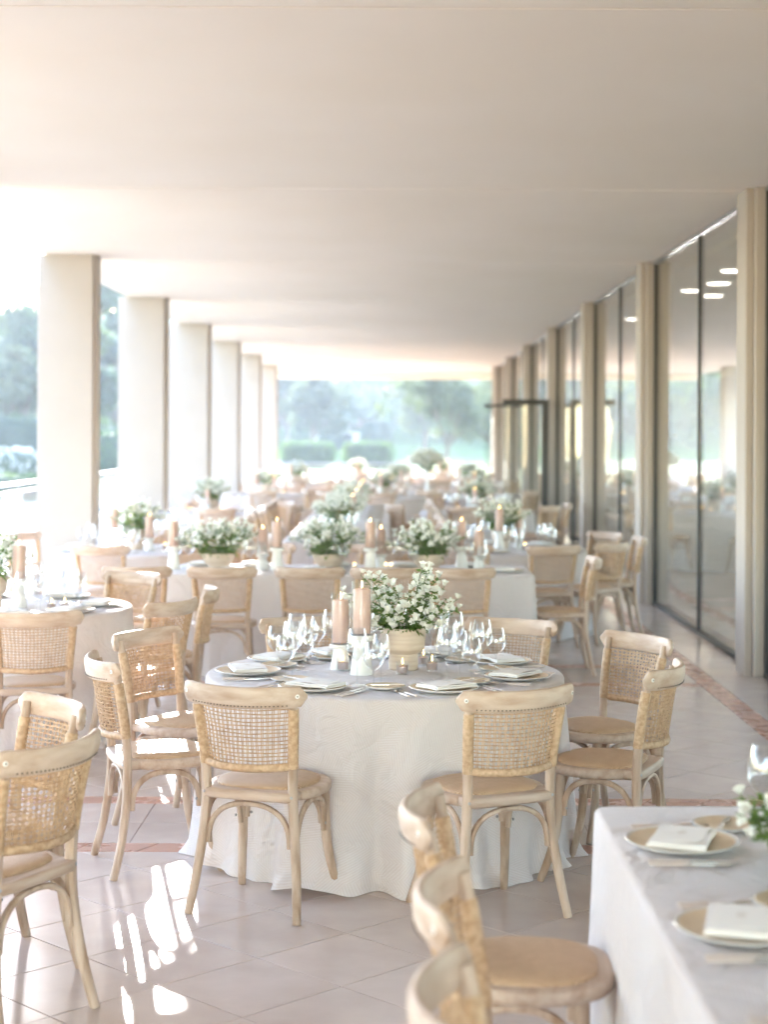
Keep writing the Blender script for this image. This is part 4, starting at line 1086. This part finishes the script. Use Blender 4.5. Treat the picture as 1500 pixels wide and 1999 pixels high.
dressed_round(-2.45, 22.6, 'table between left columns', [(-2.25,21.45,96,'near side'), (-3.2,21.9,30,'left front'), (-1.5,22.3,165,'right side'), (-1.7,23.4,225,'rear right'), (-2.7,23.7,280,'far side')], 209, lod=2, nset=6, gl=2, share=True)
dressed_round(1.15, 23.3, 'far table by glass wall', [(.95,22.2,82,'near side'), (1.9,22.6,140,'right front'), (2.15,23.3,182,'right side in profile'), (.2,22.8,30,'left front'), (1.3,24.4,264,'far side')], 213, lod=2, nset=6, gl=2, share=True)
# long table running away from the camera
HX0, HX1, HY0, HY1 = -1.10, -.05, 16.6, 25.2
rect_table((HX0+HX1)/2, (HY0+HY1)/2, HX1-HX0, HY1-HY0, 'running away down the walkway', seed=8, step=.05, folds=60, amp=.02, flare=.03)
for i in range(11):
    y = 17.0+i*.78
    od = ['nearest','second','third','fourth','fifth','sixth','seventh','eighth','ninth','tenth','farthest'][i]
    chair(-1.42, y, R.uniform(-5,5), 'cane chair along left of lengthwise table, %s in the row' % od, 'left row of the lengthwise table', 1 if i < 4 else 2)
    chair(.27, y, 180+R.uniform(-5,5), 'cane chair along right of lengthwise table, %s in the row' % od, 'right row of the lengthwise table', 1 if i < 4 else 2)
    for sx, fa, sd in ((-.90, 0, 'left'), (-.25, 180, 'right')):
        setting(0,0,0,0,'','', 1 if i < 5 else 0, 2 if i < 6 else 1, seed=300+i, straight=(sx, y, fa), shared='at %s %s seat of lengthwise table' % (['nearest','second','third','fourth','fifth','sixth','seventh','eighth','ninth','tenth','farthest'][i], sd), group='tableware on the lengthwise table, %s side' % sd)
for i, y in enumerate((17.6, 19.6, 21.6, 23.6)):
    place(bowl_p, 'stoneware bowl on lengthwise table, %s from camera' % ['nearest','second','third','farthest'][i], (-.575, y, TH+.001), group='bowls on the lengthwise table')
    bouquet((-.575, y, TH+.001), .12, [], 310+i, 'white bouquet on lengthwise table, %s from camera' % ['nearest','second','third','farthest'][i], False, .11, group='bouquets on the lengthwise table', rnd=46, spread=.3, height=.28, big=1.2)
    candle(cTall, -.45, y+.7, '%s on lengthwise table' % ['nearest','second','third','farthest'][i], 'x'); candle(cShort, -.62, y+1.0, 'beside the %s tall one, lengthwise table' % ['nearest','second','third','farthest'][i], 'x')
# far, strongly blurred tables
far = [(-2.2,29.5,'far left table beyond lengthwise table'), (-.2,28.6,'far middle table beyond lengthwise table'), (1.45,29.6,'far table near open glass door'), (-2.1,36.4,'farther left table near end columns'), (.1,35.4,'farther middle table before the railing'), (1.6,36.6,'farther table right of the middle'), (-.9,42.5,'last table before the railing, left'), (1.2,43,'last table before the railing, right')]
for i, (x, y, d) in enumerate(far):
    ch = []
    for k, (a, nm_) in enumerate(((270,'near side'), (225,'left front'), (315,'right front'), (0,'right side'), (180,'left side'), (90,'far side'))):
        ch.append((x+1.05*cos(radians(a)), y+1.05*sin(radians(a)), a+180+R.uniform(-8,8), nm_))
    dressed_round(x, y, d, ch, 220+i, lod=2, nset=5, gl=1, share=True)
# big white arrangement standing out at the far end
ped = lathe_mesh('tall_vase', [(.001,0),(.07,0),(.072,.01),(.03,.05),(.028,.28),(.09,.42),(.092,.43),(.085,.43),(.02,.3),(.001,.29)], 'ceramic', 24)
place(('tall_vase', 'vase', ped, []), 'tall white footed vase holding the largest far flower ball', (.62, 31.6, TH+.001))
bouquet((.62, 31.6, TH+.001), .42, [], 401, 'large white flower ball on tall vase in the far middle', False, .1, rnd=90, spread=.36, height=.34, big=1.7, leafn=3)
rect_table(.62, 31.6, 1.0, .8, 'small one under the large far flower ball', seed=44, step=.05, folds=18, amp=.02, flare=.03)

# ------------------------------------------------------------------ haze
if HAZE:
    mb = MB(); mb.box((-245, -22, -2.5), (245, 390, 48)); hz = link('haze', mb.mesh('haze', None, False))
    hm = bpy.data.materials.new('haze'); hm.use_nodes = True; n = hm.node_tree.nodes; l = hm.node_tree.links; n.remove(n['Principled BSDF'])
    pv = n.new('ShaderNodeVolumePrincipled'); pv.inputs['Color'].default_value = (.88,.93,1,1); pv.inputs['Density'].default_value = HAZE; pv.inputs['Anisotropy'].default_value = .0
    l.new(pv.outputs[0], n['Material Output'].inputs['Volume']); hz.data.materials.clear(); hz.data.materials.append(hm)
    hz['kind'] = 'stuff'; hz['label'] = 'pale sunlit haze softening the garden'
